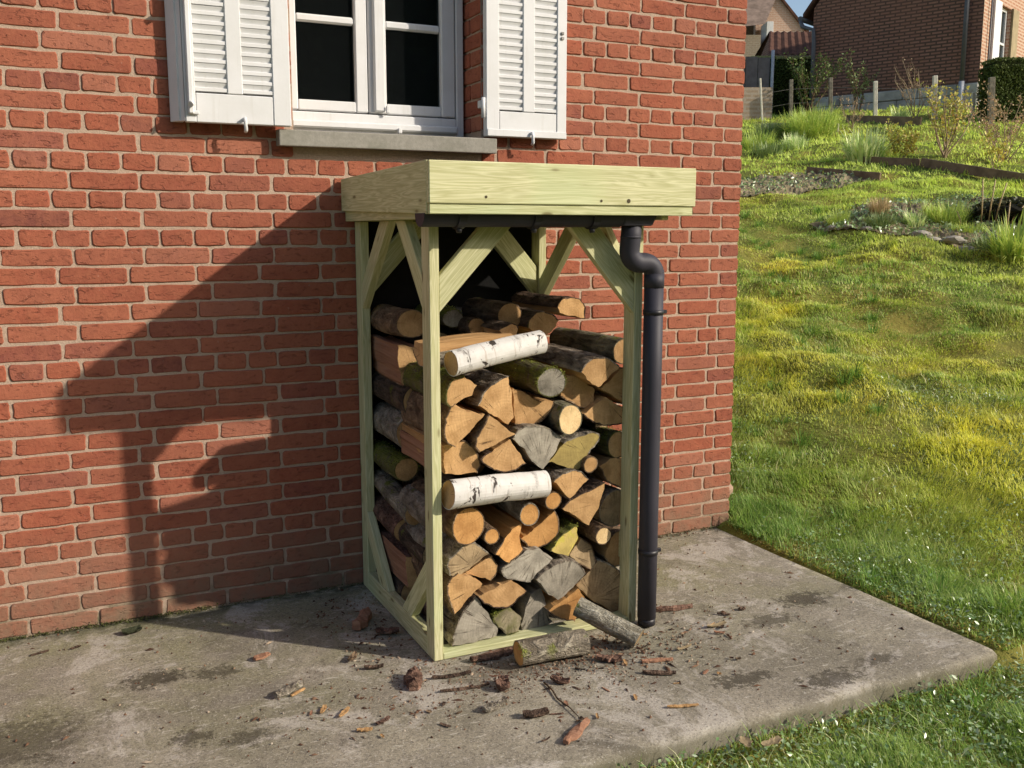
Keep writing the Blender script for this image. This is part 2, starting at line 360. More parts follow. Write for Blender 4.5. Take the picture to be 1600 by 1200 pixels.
M_FELT_SHADE = m_plain('black_felt_and_shade', (.014, .014, .014), .95, .1, .1, 20, .5)  # roofing felt; also blackens the sheet that stands for shade
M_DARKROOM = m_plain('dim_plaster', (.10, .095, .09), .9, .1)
M_METAL = m_plain('worn_iron', (.30, .28, .25), .5, .4, .2, 40, .4)
P = 2.1228 / 32          # height of one brick course
XC = 3.0                 # right corner of the house

# ---------------------------------------------------------------- terrain
rs = np.random.RandomState(7)
_w = [(rs.uniform(-1, 1) * f, rs.uniform(-1, 1) * f, rs.uniform(0, 6.28), a) for f, a, c in ((1.1, .014, 6), (3.0, .006, 8), (8.0, .007, 12), (17, .0060, 12)) for _ in range(c)]
def H(x, y):
    x = np.asarray(x, float); y = np.asarray(y, float)
    r = x * math.sin(R(46)) + (y + 3.7655) * math.cos(R(46)); t = r - 4.7
    slope = .234 * (np.sqrt(t * t + .12) + t) / 2
    over = np.maximum(0, r - 21); slope = slope - .16 * over + .0012 * np.minimum(over, 60) ** 2 * .5
    slope = np.where(r > 60, 3.55 + (60 - 21) * .074 + 1.8 + 0 * r, slope)
    s = np.clip((x - 2.55) / .5, 0, 1); s = s * s * (3 - 2 * s)
    s = np.where((y > -.6) & (y < 9), s, 1.0)
    n = 0
    for a, b, p, amp in _w: n = n + amp * np.sin(a * x + b * y + p)
    q = np.clip((r - 4.4) / 2.5, .12, 1)
    base = np.where(y < -1.58, -.068, -.020)
    base = np.where((x < 2.95) & (y > -1.62), -.08, base)
    return slope * s + n * q * np.clip((80 - r) / 40, 0, 1) + base
def axis(a, b, lo, hi, st):
    core = list(np.arange(a, b, st)); o = st; x = a; L = []
    while x > lo: o *= 1.28; x -= o; L.append(x)
    Rr = []; o = st; x = b
    while x < hi: o *= 1.28; x += o; Rr.append(x)
    return np.array(L[::-1] + core + Rr)
gx = axis(1.0, 13.0, -400, 400, .085); gy = axis(-3.0, 10.0, -400, 400, .085)
X, Y = np.meshgrid(gx, gy); Z = H(X, Y)
nx, ny = len(gx), len(gy); ii = np.arange(nx * ny).reshape(ny, nx)
q = np.stack([ii[:-1, :-1], ii[:-1, 1:], ii[1:, 1:], ii[1:, :-1]], -1).reshape(-1, 4)
g = npmesh('ground', np.stack([X, Y, Z], -1).reshape(-1, 3), np.full(len(q), 4), q.ravel(), [M_SOIL]); tag(g, kind='structure'); g.data.shade_smooth()

# ---------------------------------------------------------------- concrete slab
sx = np.concatenate((np.arange(-6, -.6, .3), np.arange(-.6, 2.93, .04))); sy = np.arange(-1.6, .001, .04)
sx = np.append(sx, 2.925); sy[-1] = 0.006
X, Y = np.meshgrid(sx, sy); rr = np.random.RandomState(3)
Z = -.003 + .0025 * np.sin(X * 3.1 + Y * 2) * np.sin(Y * 4.3) + rr.uniform(-.0006, .0006, X.shape)
e_ = np.array([noise.noise(Vector((v * 5, 0, 0))) * .022 + noise.noise(Vector((v * 17, 3, 0))) * .009 for v in sx]); Y[0] += e_; Y[1] += e_ * .6; Y[1] -= .018; Z[0] -= .009 + e_ * .15; Z[1] -= .001
e_ = np.array([noise.noise(Vector((0, v * 6, 5))) * .022 + noise.noise(Vector((1, v * 19, 3))) * .008 for v in sy]); X[:, -1] += e_; Z[:, -1] -= .008
nx, ny = len(sx), len(sy); V = list(map(tuple, np.stack([X, Y, Z], -1).reshape(-1, 3))); F = []
for j in range(ny - 1):
    for i in range(nx - 1): a = j * nx + i; F.append((a, a + 1, a + nx + 1, a + nx))
ring = [i for i in range(nx)] + [j * nx + nx - 1 for j in range(1, ny)]
prev = None
for k in ring:
    x, y, z = V[k]; V.append((x + (.006 if k % nx == nx - 1 else 0), y - (.008 if k < nx else 0), -.13)); cur = len(V) - 1
    if prev: F.append((prev[0], prev[1], cur, k))
    prev = (k, cur)
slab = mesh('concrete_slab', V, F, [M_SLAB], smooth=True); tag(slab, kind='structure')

# ---------------------------------------------------------------- the brick house
house = empty('brick_house', (1.3, 0.3, 0), 'red brick house wall with pale mortar, white shutters and a window above the log store', 'house')
house_inv = Matrix.Translation((-1.3, -.3, 0))
def toh(o):       # parent an object built in world coordinates to the house
    o.parent = house; o.matrix_basis = house_inv @ o.matrix_basis; return o
OX0, OX1, OZ0, OZ1 = 0.885, 1.66, 1.838, 3.02      # window opening
MY = .0042                                          # mortar face, recessed behind the bricks
vs = []; fs = []
def gridface(x0, x1, z0, z1, st=.022):
    nx = max(1, int((x1 - x0) / st)); nz = max(1, int((z1 - z0) / st)); b = len(vs)
    for j in range(nz + 1):
        for i in range(nx + 1):
            x = x0 + (x1 - x0) * i / nx; z = z0 + (z1 - z0) * j / nz
            vs.append((x, MY + (noise.noise(Vector((x * 45, 0, z * 45)))) * .0018, z))
    for j in range(nz):
        for i in range(nx):
            a = b + j * (nx + 1) + i; fs.append((a, a + 1, a + nx + 2, a + nx + 1))
gridface(-.6, OX0, -.1, 3.1); gridface(OX1, XC - .006, -.1, 3.1); gridface(OX0, OX1, -.1, OZ0 - .05)
gridface(OX0, OX1, OZ1, 3.1)
toh(mesh('wall', vs, fs, [M_MORT], smooth=True))
toh(box('wall_side', XC - .30, XC - .006, MY + .003, 8.0, -.1, 5.2, M_MORT))
toh(box('wall_lower_left', -6, -.6, MY, .3, -.1, 5.2, m_farbrick('brickwork', (.34, .085, .04), (.30, .075, .04), (.45, .37, .28), .95)))
toh(box('wall_upper', -.6, XC - .31, MY + .002, .3, 3.1, 5.2, bpy.data.materials['brickwork']))
toh(box('wall_back', -6, XC, 7.7, 8.0, -.1, 5.2, bpy.data.materials['brickwork']))
toh(mesh('roof', [(-6.2, -.25, 5.15), (3.2, -.25, 5.15), (3.2, 4, 8.0), (-6.2, 4, 8.0), (-6.2, 8.25, 5.15), (3.2, 8.25, 5.15),
                  (-6.2, -.25, 5.25), (3.2, -.25, 5.25), (3.2, 4, 8.1), (-6.2, 4, 8.1), (-6.2, 8.25, 5.25), (3.2, 8.25, 5.25)],
         [(0, 1, 2, 3), (3, 2, 5, 4), (6, 9, 8, 7), (9, 10, 11, 8), (0, 6, 7, 1), (4, 5, 11, 10), (1, 7, 8, 2), (2, 8, 11, 5), (0, 3, 9, 6), (3, 4, 10, 9)], [m_plain('roof_tile', (.16, .06, .04), .8)]))

def brick_mesh(w, h, d, seed):
    rn = random.Random(seed); b = bmesh.new(); pts = []
    cr = .0065
    prof = [(0, cr), (0, h * .5), (0, h - cr), (cr, h), (w * .28, h), (w * .52, h), (w * .77, h), (w - cr, h), (w, h - cr), (w, h * .5), (w, cr), (w - cr, 0), (w * .73, 0), (w * .49, 0), (w * .24, 0), (cr, 0)]
    loops = []
    for yy, ins, j in ((d, 0, 0), (.0030, 0.0, .0008), (.0, .0034, .0008)):
        L = []
        for i, (x, z) in enumerate(prof):
            if ins == 0 and yy != d: pts.append((rn.uniform(-1, 1) * .0021, rn.uniform(-1, 1) * .0019))
            cx, cz = x - w / 2, z - h / 2; kx = (w / 2 - ins) / (w / 2); kz = (h / 2 - ins) / (h / 2)
            jx, jz = pts[i] if yy != d else (0, 0)
            L.append(b.verts.new((cx * kx + jx, yy + rn.uniform(-1, 1) * j * .8, cz * kz + jz)))
        loops.append(L)
    n = len(prof)
    for A, B in zip(loops, loops[1:]):
        for i in range(n): b.faces.new((A[i], A[(i + 1) % n], B[(i + 1) % n], B[i]))
    L = loops[-1]; mid = [b.verts.new((w * t, rn.uniform(-.0013, .0010), rn.uniform(-.006, .006))) for t in (-.33, -.11, .11, .33)]
    ring = L
    # top row indices 3..7, bottom 11..15, left 0..2, right 8..10
    tri = [(0, 1, 'a'), (1, 2, 'a'), (2, 3, 'a'), (3, 4, 'a'), (4, 'a', 'b'), (4, 5, 'b'), (5, 'b', 'c'), (5, 6, 'c'), (6, 'c', 'd'), (6, 7, 'd'), (7, 8, 'd'), (8, 9, 'd'), (9, 10, 'd'), (10, 11, 'd'), (11, 12, 'd'), (12, 'd', 'c'), (12, 13, 'c'), (13, 'c', 'b'), (13, 14, 'b'), (14, 'b', 'a'), (14, 15, 'a'), (15, 0, 'a')]
    for t in tri:
        vv = [mid['abcd'.index(k)] if isinstance(k, str) else ring[k] for k in t]
        b.faces.new(vv)
    bmesh.ops.recalc_face_normals(b, faces=b.faces[:])
    me = bpy.data.meshes.new('brick'); b.to_mesh(me); b.free()
    for p in me.polygons: p.use_smooth = abs(p.normal.y) < .93
    me.materials.append(M_BRICK); return me
HB = P - .0090
ST = [brick_mesh(.2225, HB, .022, i) for i in range(14)]; HE = [brick_mesh(.1065, HB, .022, 50 + i) for i in range(10)]; TQ = [brick_mesh(.1535, HB, .022, 90 + i) for i in range(6)]
HROWS = {-3, -1, 3, 5, 7, 9, 11, 18, 28, -7, -9, -13}
rn = random.Random(5); bricks = []      # (mesh, centre x, z, scale x, width, rot)
for i in range(-14, 34):
    z = (32 - i + .5) * P; A_ = (i % 2 == 0)
    hdr = i in HROWS
    end = .108 if (A_ or i in (18, 28)) else .165
    w0 = end - .0045; bricks.append(((HE if end < .12 else TQ), XC - w0 / 2, z, w0, i))
    x = XC - end; step = .11645 if hdr else .2329
    while x > -.62:
        wd = step - .0098 + rn.uniform(-.0025, .0025); c = x - .006 - (step - .0098) / 2 + rn.uniform(-.0015, .0015)
        x0, x1 = c - wd / 2, c + wd / 2; x -= step
        parts = [(x0, x1)]
        if z + HB / 2 > OZ0 - .055 and z - HB / 2 < OZ1:
            parts = []
            if x1 > OX1: parts.append((max(x0, OX1 + .003), x1))
            if x0 < OX0: parts.append((x0, min(x1, OX0 - .003)))
        for a, b_ in parts:
            if b_ - a < .03: continue
            bricks.append(((HE if b_ - a < .15 else ST), (a + b_) / 2, z, b_ - a, i))
def proj(x, y, z):
    d = Vector((x, y, z)) - cam.location; Mx = cam.rotation_euler.to_matrix(); v = Mx.transposed() @ d
    return 800 + 1520 * v.x / -v.z, 600 - 1520 * v.y / -v.z, -v.z
BASEW = {id(ST): .2225, id(HE): .1065, id(TQ): .1535}
items = []
for L, x, z, w, i in bricks:
    px, py, dd = proj(x, 0, z); area = w / dd / dd
    vis = -20 < px < 1620 and -8 < py < 1208
    hid = (548 < px < 855 and 330 < py < 960) or (540 < px < 1080 and 262 < py < 325) or (300 < px < 440 and py < 180) or (775 < px < 870 and py < 200) or (855 <= px < 990 and 520 < py < 960)
    items.append((area if vis and not hid else area * .001, L, x, z, w))
items.sort(key=lambda t: -t[0])
rest_v = []; rest_f = []
for n, (a, L, x, z, w) in enumerate(items):
    me = rn.choice(L); s = w / BASEW[id(L)]; rot = rn.uniform(-.006, .006); y = rn.uniform(-.0022, .0018); tz = rn.uniform(-.0012, .0012); ty = rn.uniform(-.008, .008)
    if n < 296:
        o = bpy.data.objects.new('brick', me); COL.objects.link(o); o.parent = house
        o.matrix_basis = house_inv @ (Matrix.Translation((x, y, z + tz)) @ Matrix.Rotation(rot, 4, 'Y') @ Matrix.Rotation(ty, 4, 'Z') @ Matrix.Diagonal((s, 1, 1, 1)))
    else:
        b0 = len(rest_v); Mx = Matrix.Translation((x, y, z + tz)) @ Matrix.Rotation(rot, 4, 'Y') @ Matrix.Diagonal((s, 1, 1, 1))
        rest_v += [tuple(Mx @ v.co) for v in me.vertices]; rest_f += [tuple(k + b0 for k in p.vertices) for p in me.polygons]
# bricks of the window reveal and of the side wall, turned by 90 degrees
def turned(me, x, y, z, w, base, right=True):
    b0 = len(rest_v); s = w / base
    Mx = Matrix.Translation((x, y, z)) @ Matrix.Rotation(R(90 if right else -90), 4, 'Z') @ Matrix.Diagonal((s, 1, 1, 1))
    rest_v.extend(tuple(Mx @ v.co) for v in me.vertices); rest_f.extend(tuple(k + b0 for k in p.vertices) for p in me.polygons)
for i in range(-14, 5):
    z = (32 - i + .5) * P
    if z < OZ0 - .02 or z > OZ1: continue
    segs = [(.004, .205)] if i % 2 else [(.004, .112), (.123, .205)]
    for a, b_ in segs:
        turned(rn.choice(HE if b_ - a < .13 else ST), OX1, (a + b_) / 2, z, b_ - a, .1045 if b_ - a < .13 else .2205, False)
for i in range(-14, 34):
    z = (32 - i + .5) * P; y = .004; k = 0
    while y < 7.9:
        wd = (.1045 if (k == 0 and i % 2) else .2205); turned(rn.choice(HE if wd < .12 else ST), XC, y + wd / 2, z, wd, wd); y += wd + .0115; k += 1
rb = mesh('brickwork', rest_v, rest_f, [M_BRICK]); toh(rb); tag(rb, kind='stuff')
toh(box('window_reveal', OX1 + .008, OX1 + .03, MY + .004, .24, OZ0 - .05, OZ1, M_MORT)); toh(box('window_reveal', OX0 - .03, OX0, MY + .004, .24, OZ0 - .05, OZ1, M_MORT))
toh(box('lintel', OX0 - .03, OX1 + .03, MY + .004, .24, OZ1, OZ1 + .05, M_SILL))

# sill
o = mesh('window_sill', [(.818, -.055, 1.764), (1.706, -.055, 1.764), (.818, -.055, 1.824), (1.706, -.055, 1.824), (.818, .30, 1.775), (1.706, .30, 1.775), (.818, .26, 1.838), (1.706, .26, 1.838)],
         [(0, 1, 3, 2), (4, 6, 7, 5), (0, 4, 5, 1), (2, 3, 7, 6), (0, 2, 6, 4), (1, 5, 7, 3)], [M_SILL]); bevel_me(o.data, .004, 2); toh(o)

# window
win = empty('window', (0, 0, 0)); toh(win)
kg = NM('window_glass', .03, .5); gl = kg.n('BsdfGlossy'); gl.inputs['Roughness'].default_value = .02; tr = kg.n('BsdfTransparent'); tr.inputs[0].default_value = (.55, .60, .60, 1)
fr = kg.n('Fresnel'); fr.inputs[0].default_value = 1.45; mx = kg.n('MixShader'); kg.t.links.new(fr.outputs[0], mx.inputs[0]); kg.t.links.new(tr.outputs[0], mx.inputs[1]); kg.t.links.new(gl.outputs[0], mx.inputs[2])
dust_and_sheen = kg.n('BsdfDiffuse'); dust_and_sheen.inputs[0].default_value = (.40, .46, .48, 1); m2 = kg.n('MixShader'); nz = kg.noise(kg.pos(), 55, 4, .7)
kg.put(m2.inputs[0], kg.math('ADD', kg.math('MULTIPLY', kg.rng(nz, .70, .80), .16), .010)); kg.t.links.new(mx.outputs[0], m2.inputs[1]); kg.t.links.new(dust_and_sheen.outputs[0], m2.inputs[2])  # dust specks plus an even bluish veil painted for faint reflections
kg.t.links.new(m2.outputs[0], kg.t.nodes['Material Output'].inputs[0]); M_GLASS = kg.m
WZ0, WZ1 = 1.925, 2.965
def wb(name, x0, x1, y0, y1, z0, z1, b=.004): return box(name, x0, x1, y0, y1, z0, z1, M_PAINT, win, b)
wb('frame', .886, .912, .165, .225, 1.842, 3.01); wb('frame', 1.618, 1.652, .165, .225, 1.842, 3.01)
wb('frame', .913, 1.617, .165, .225, 1.842, 1.919); wb('frame', .913, 1.617, .165, .225, 2.975, 3.01)
wb('drip_rail', .914, 1.616, .145, .163, 1.856, 1.885, .006)
for nm, a, b_, ga, gb in (('left', .915, 1.2345, .948, 1.184), ('right', 1.2375, 1.615, 1.313, 1.553)):
    for x0, x1 in ((a, ga), (gb, b_)): box('stile', x0, x1, .172 if nm == 'left' else .168, .214, WZ0, WZ1, M_PAINT, win, .005)
    box('casement_rail', ga + .0005, gb - .0005, .174, .213, WZ0, 1.966, M_PAINT, win, .004); box('casement_rail', ga + .0005, gb - .0005, .174, .213, 2.925, WZ1, M_PAINT, win, .004)
    zs = [2.2625, 2.5935]
    for z in zs: box('glazing_bar', ga + .001, gb - .001, .178, .208, z, z + .031, M_PAINT, win, .007)
    for z0, z1 in ((1.9665, 2.262), (2.294, 2.593), (2.625, 2.9245)): box('pane', ga + .001, gb - .001, .193, .196, z0 + .0005, z1 - .0005, M_GLASS, win)
wb('cover_strip', 1.255, 1.302, .150, .1675, 1.93, WZ1, .006)
wb('catch', 1.30, 1.315, .140, .1495, 1.925, 1.955, .003); wb('drain_spout', 1.345, 1.363, .128, .1445, 1.845, 1.868, .004)
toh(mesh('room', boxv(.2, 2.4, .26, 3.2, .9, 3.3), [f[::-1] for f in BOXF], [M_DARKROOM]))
toh(box('curtain', 1.42, 1.47, .30, .33, 1.8, 3.0, m_plain('grey_curtain', (.16, .16, .14), .9)))

# shutters
def shutter(x0, x1, yf, cols, left):
    s = empty('shutter'); toh(s); z0, z1 = 1.833, 3.02; yb = yf + .032
    zl = 1.935
    def b(name, a, c, y0, y1, p, q, bv=.003): return box(name, a, c, y0, y1, p, q, M_PAINT, s, bv)
    edges = [x0] + [v for c in cols for v in c] + [x1]
    for k in range(0, len(edges), 2): b('stile', edges[k], edges[k + 1], yf, yb, z0 if k in (0, len(edges) - 2) else zl + .001, z1)
    b('rail', edges[1] + .0005, edges[-2] - .0005, yf + .002, yb, z0, zl); b('rail', edges[1] + .0005, edges[-2] - .0005, yf + .002, yb, 2.94, z1)
    for a, c in cols:
        me = None; z = zl + .006
        while z < 2.93:
            if me is None:
                o = mesh('slat', [(x_, y_, z_) for x_ in (0, c - a - .001) for y_, z_ in ((-.014, 0), (-.014, .013), (-.0040, .0145), (-.0120, .0312), (.008, .0312), (.008, 0))],
                         [(0, 1, 2, 3, 4, 5), (11, 10, 9, 8, 7, 6)] + [(i, i + 6, (i + 1) % 6 + 6, (i + 1) % 6) for i in range(6)], [M_PAINT], s); bevel_me(o.data, .0008); me = o.data
            else:
                o = bpy.data.objects.new('slat', me); COL.objects.link(o); o.parent = s
            o.location = (a + .0005, yf + .018, z + rn.uniform(-.0008, .0008)); z += .0327 if left else .0316
        b('backing_board', a - .002, c + .002, yb - .0015, yb + .004, zl - .01, 2.945)
    return s
SL = shutter(.487, .862, -.072, [(.524, .635), (.690, .797)], True)
SR = shutter(1.660, 2.030, -.050, [(1.719, 1.826), (1.881, 1.984)], False)
# left shutter: outer leaf edge folded back, in profile, and its closing bar
o = mesh('folded_leaf', [(x, y, z) for z in (1.836, 3.02) for x, y in ((.485, -.070), (.470, -.050), (.467, -.054), (.446, -.020), (.442, -.010), (.485, -.010))],
         [(0, 5, 4, 3, 2, 1), (6, 7, 8, 9, 10, 11)] + [(i, (i + 1) % 6, (i + 1) % 6 + 6, i + 6) for i in range(6)], [M_PAINT], SL); bevel_me(o.data, .001)
box('closing_bar', .496, .515, -.088, -.0735, 1.86, 3.0, M_PAINT, SL, .004)
for z in (1.893, 2.265): tube('bar_guide', [(.505, -.073, z), (.505, -.105, z), (.500, -.112, z - .004)], .010, M_PAINT, SL, 10)
box('bar_guide', .498, .533, -.083, -.0735, 1.858, 1.872, M_PAINT, SL, .003)
for s, x, yf in ((SL, .690, -.072), (SR, 1.862, -.050)):
    tube('holdback', [(x, yf + .01, 1.850), (x, yf - .016, 1.852), (x, yf - .020, 1.84), (x + .002, yf - .018, 1.812), (x + .002, yf - .008, 1.806)], .0065, M_PAINT, s, 10)
box('hinge', 1.638, 1.659, -.040, -.010, 1.945, 1.975, M_PAINT, SR, .003); tube('hinge_pin', [(1.649, -.045, 1.905), (1.649, -.045, 1.985)], .008, M_PAINT, SR, 10)
box('lower_batten', 1.662, 2.028, -.056, -.0505, 1.834, 1.862, M_PAINT, SR, .002)
for z in (2.235, 2.255): box('catch_plate', 2.000, 2.014, -.056, -.0505, z, z + .012, M_METAL, SR, .002)
LOGS = [
 ('round_log', 'R', (1.2129, 1.1113, 0.0598, 0.0534), None, None, -0.37, 0.32, 'tan', 'brown', 'thick round log, highest at the left of the stack behind the front post'),
 ('split_log', 'P', [(1.7437, 1.1646), (1.7606, 1.1906), (1.7994, 1.2008), (1.8387, 1.192), (1.8584, 1.1608), (1.8572, 1.1209), (1.8045, 1.1305), (1.7525, 1.1431)], [0, 1, 2, 3, 4], 6, -0.52, 0.42, 'tan', 'black', 'topmost log at the right, dark flaking bark above its tan cut end'),
 ('round_log', 'R', (1.9127, 1.0103, 0.0454, 0.0488), None, None, -0.72, 0.5, 'tan', 'greenish', 'long dark log high beside the front right post, small round pale end'),
 ('split_log', 'P', [(1.6971, 0.9544), (1.7212, 0.9852), (1.762, 1.0009), (1.812, 0.9944), (1.853, 0.963), (1.7654, 0.8958), (1.7303, 0.9199)], [0, 1, 2, 3], 5, -0.79, 0.5, 'tan', 'ridged', 'large split log with deep ridged grey bark on top, under the long dark log'),
 ('split_log', 'P', [(1.7976, 0.8841), (1.8839, 0.9546), (1.919, 0.9241), (1.9212, 0.8267), (1.9014, 0.8192), (1.8516, 0.8543)], [1, 2, 3], 0, -0.75, 0.42, 'tan', 'brown', 'cracked pale wedge touching the front right post under the round pale end'),
 ('split_log', 'P', [(1.647, 0.8646), (1.6751, 0.9357), (1.7289, 0.9249), (1.7926, 0.8763), (1.7848, 0.8322), (1.7555, 0.8107), (1.6967, 0.8389)], [4, 5, 6], 2, -0.72, 0.4, 'tan', 'brown', 'shaded tan wedge just right of the grey moss covered round log'),
 ('split_log', 'P', [(1.7218, 0.7976), (1.8176, 0.8531), (1.9175, 0.7968), (1.9183, 0.759), (1.8493, 0.7483), (1.7768, 0.7613)], [2, 3, 4, 5], 1, -0.75, 0.42, 'tan', 'black', 'wide low wedge with black bark underneath, beside the front right post'),
 ('round_log', 'R', (1.5754, 0.9267, 0.0553, 0.0542), None, None, -0.79, 0.42, 'grey', 'moss', 'mossy round log with a grey weathered end below the upper birch log'),
 ('split_log', 'P', [(1.1835, 0.8873), (1.1971, 0.9507), (1.2479, 0.9676), (1.2953, 0.9338), (1.2767, 0.9008), (1.1963, 0.8713)], [0, 1, 5], 3, -0.78, 0.42, 'tan', 'moss', 'small tan wedge with mossy bark under the left end of the upper birch log'),
 ('split_log', 'P', [(1.2979, 0.8664), (1.3465, 0.9317), (1.4104, 0.9565), (1.4218, 0.8987), (1.4279, 0.8143), (1.4065, 0.7915), (1.3461, 0.8315)], [0, 1], 5, -0.79, 0.42, 'tan', 'ridged', 'tall tan wedge with rough upper left bark, below the middle of the upper birch log'),
 ('split_log', 'P', [(1.4457, 0.9107), (1.5003, 0.8855), (1.5518, 0.853), (1.6104, 0.8501), (1.5922, 0.8065), (1.5244, 0.7687), (1.4613, 0.7799), (1.455, 0.8319)], [3, 4, 5], 0, -0.74, 0.42, 'tan', 'brown', 'curved shaded wedge right below the mossy round log'),
 ('round_log', 'R', (1.6464, 0.7907, 0.0505, 0.0538), None, None, -0.8, 0.42, 'pale', 'greenish', 'round log with bright pale end in the middle right of the stack'),
 ('split_log', 'P', [(1.1838, 0.7526), (1.181, 0.828), (1.2139, 0.8764), (1.2573, 0.849), (1.32, 0.835), (1.2716, 0.7859), (1.2125, 0.7319)], [0, 1, 6], 4, -0.79, 0.42, 'tan', 'brown', 'orange tan wedge by the front left post, below the small mossy wedge'),
 ('split_log', 'P', [(1.2854, 0.745), (1.3341, 0.8307), (1.4324, 0.7559), (1.2964, 0.7092)], [3, 0], 2, -0.8, 0.42, 'tan', 'brown', 'pointed triangular wedge right of the orange tan wedge by the left post'),
 ('split_log', 'P', [(1.3124, 0.6753), (1.3502, 0.6997), (1.4189, 0.7391), (1.4795, 0.6438), (1.4034, 0.6232), (1.35, 0.6417)], [0, 3, 4, 5], 2, -0.78, 0.42, 'tan', 'black', 'fan shaped wedge with black bark below, sitting over the lower birch log'),
 ('split_log', 'P', [(1.1774, 0.7334), (1.247, 0.7421), (1.284, 0.7162), (1.3099, 0.6642), (1.3059, 0.6235), (1.1871, 0.6295)], [1, 2, 3], 0, -0.76, 0.42, 'tan', 'brown', 'broad tan wedge standing on the left end of the lower birch log'),
 ('split_log', 'P', [(1.4304, 0.738), (1.4652, 0.7704), (1.5436, 0.7685), (1.624, 0.7237), (1.5882, 0.6617), (1.5485, 0.6148), (1.5047, 0.6484), (1.481, 0.6868)], [0, 1, 2], 5, -0.78, 0.42, 'grey', 'greyb', 'silver grey weathered wedge above the right end of the lower birch log'),
 ('split_log', 'P', [(1.5776, 0.6351), (1.6378, 0.6986), (1.7363, 0.7262), (1.7826, 0.7146), (1.7374, 0.652), (1.7006, 0.594)], [1, 2, 3], 4, -0.77, 0.42, 'yellow', 'greyb', 'dull yellow wedge between the silver grey wedge and the tiny round log'),
 ('round_log', 'R', (1.8767, 0.6681, 0.046, 0.0507), None, None, -0.75, 0.44, 'tan', 'moss', 'round log with radial cracks and dark moss on its side, touching the front right post'),
 ('round_log', 'R', (1.7372, 0.6154, 0.0309, 0.0306), None, None, -0.79, 0.42, 'tan', 'brown', 'tiny round log right of the dull yellow wedge'),
 ('split_log', 'P', [(1.8006, 0.5924), (1.8431, 0.6183), (1.9259, 0.6137), (1.924, 0.4946), (1.8447, 0.529)], [3, 4], 1, -0.75, 0.42, 'tan', 'brown', 'large tan wedge against the right post below the mossy cracked round log'),
 ('split_log', 'P', [(1.5783, 0.5724), (1.6143, 0.5976), (1.6795, 0.5979), (1.723, 0.5635), (1.6478, 0.5018)], [0, 1, 2], 4, -0.8, 0.44, 'tan', 'ridged', 'wedge with shaggy bark on top, just right of the lower birch log'),
 ('split_log', 'P', [(1.6237, 0.464), (1.6807, 0.5015), (1.7904, 0.5447), (1.773, 0.4679), (1.7321, 0.3886)], [0, 1], 3, -0.8, 0.42, 'tan', 'black', 'big pale wedge with thick dark bark along its upper left edge'),
 ('round_log', 'R', (1.5857, 0.4994, 0.0333, 0.0332), None, None, -0.79, 0.42, 'orange', 'brown', 'small round log tucked under the shaggy wedge near the lower birch log'),
 ('round_log', 'R', (1.871, 0.4244, 0.071, 0.0716), None, None, -0.75, 0.44, 'greytan', 'greyb', 'large round log with grey radial cracked end beside the right post'),
 ('round_log', 'R', (1.2516, 0.4529, 0.0634, 0.0645), None, None, -0.8, 0.44, 'orange', 'brown', 'large round log with orange end right under the lower birch log'),
 ('round_log', 'R', (1.3401, 0.4036, 0.0297, 0.0296), None, None, -0.8, 0.44, 'orange', 'brown', 'tiny round log right of the large orange round log'),
 ('round_log', 'R', (1.4858, 0.4632, 0.0367, 0.0404), None, None, -0.8, 0.44, 'orange', 'greyb', 'small oval log below the lower birch log'),
 ('split_log', 'P', [(1.4693, 0.3674), (1.5386, 0.4098), (1.5991, 0.454), (1.6141, 0.426), (1.6096, 0.3666), (1.5674, 0.3335), (1.5108, 0.3318)], [2, 3, 4, 5, 6], 1, -0.77, 0.42, 'orange', 'brown', 'half round log with orange face under the small oval log'),
 ('split_log', 'P', [(1.3536, 0.335), (1.3907, 0.3879), (1.4218, 0.4164), (1.4609, 0.433), (1.4492, 0.3871), (1.4611, 0.3376), (1.4062, 0.2979)], [0, 5], 3, -0.79, 0.42, 'orange', 'brown', 'slim orange blade of wood left of the half round log'),
 ('split_log', 'P', [(1.5733, 0.3162), (1.6137, 0.3643), (1.6835, 0.3923), (1.6882, 0.3464), (1.6473, 0.2842)], [0, 1], 3, -0.79, 0.42, 'lichen', 'moss', 'wedge with bright yellow green lichen on its end'),
 ('split_log', 'P', [(1.6681, 0.2741), (1.7222, 0.3268), (1.7696, 0.2878), (1.775, 0.2094), (1.6979, 0.2444)], [1, 2, 3], 0, -0.76, 0.42, 'greytan', 'brown', 'brownish wedge right behind the lichen covered wedge'),
 ('round_log', 'R', (1.7904, 0.3427, 0.035, 0.0346), None, None, -0.8, 0.44, 'pale', 'brown', 'small round pale log low beside the right post'),
 ('split_log', 'P', [(1.8281, 0.2412), (1.8487, 0.3124), (1.8965, 0.3355), (1.9324, 0.3164), (1.9345, 0.2214), (1.8701, 0.1995)], [1, 2, 3, 4, 5], (0.5, 0.5), -0.75, 0.42, 'tan', 'brown', 'irregular roundish log behind the small pale log at the right post'),
 ('split_log', 'P', [(1.186, 0.2868), (1.1792, 0.3322), (1.2239, 0.3684), (1.2688, 0.3848), (1.3367, 0.3375), (1.2682, 0.3043), (1.2156, 0.275)], [0, 1, 2, 3], 5, -0.79, 0.42, 'greytan', 'greyb', 'half round log with mottled grey brown end under the large orange log'),
 ('split_log', 'P', [(1.2501, 0.2774), (1.3457, 0.3263), (1.3688, 0.2751), (1.3454, 0.2331)], [1, 2], 0, -0.77, 0.42, 'tan', 'brown', 'short tan wedge right under the mottled half round log'),
 ('split_log', 'P', [(1.382, 0.2696), (1.4327, 0.3044), (1.4799, 0.3342), (1.5276, 0.3325), (1.5763, 0.2904), (1.5361, 0.2591), (1.4882, 0.2203), (1.417, 0.2369)], [6, 7, 0], 3, -0.8, 0.42, 'grey', 'greyb', 'upper one of the two silver grey cracked logs in the lower middle'),
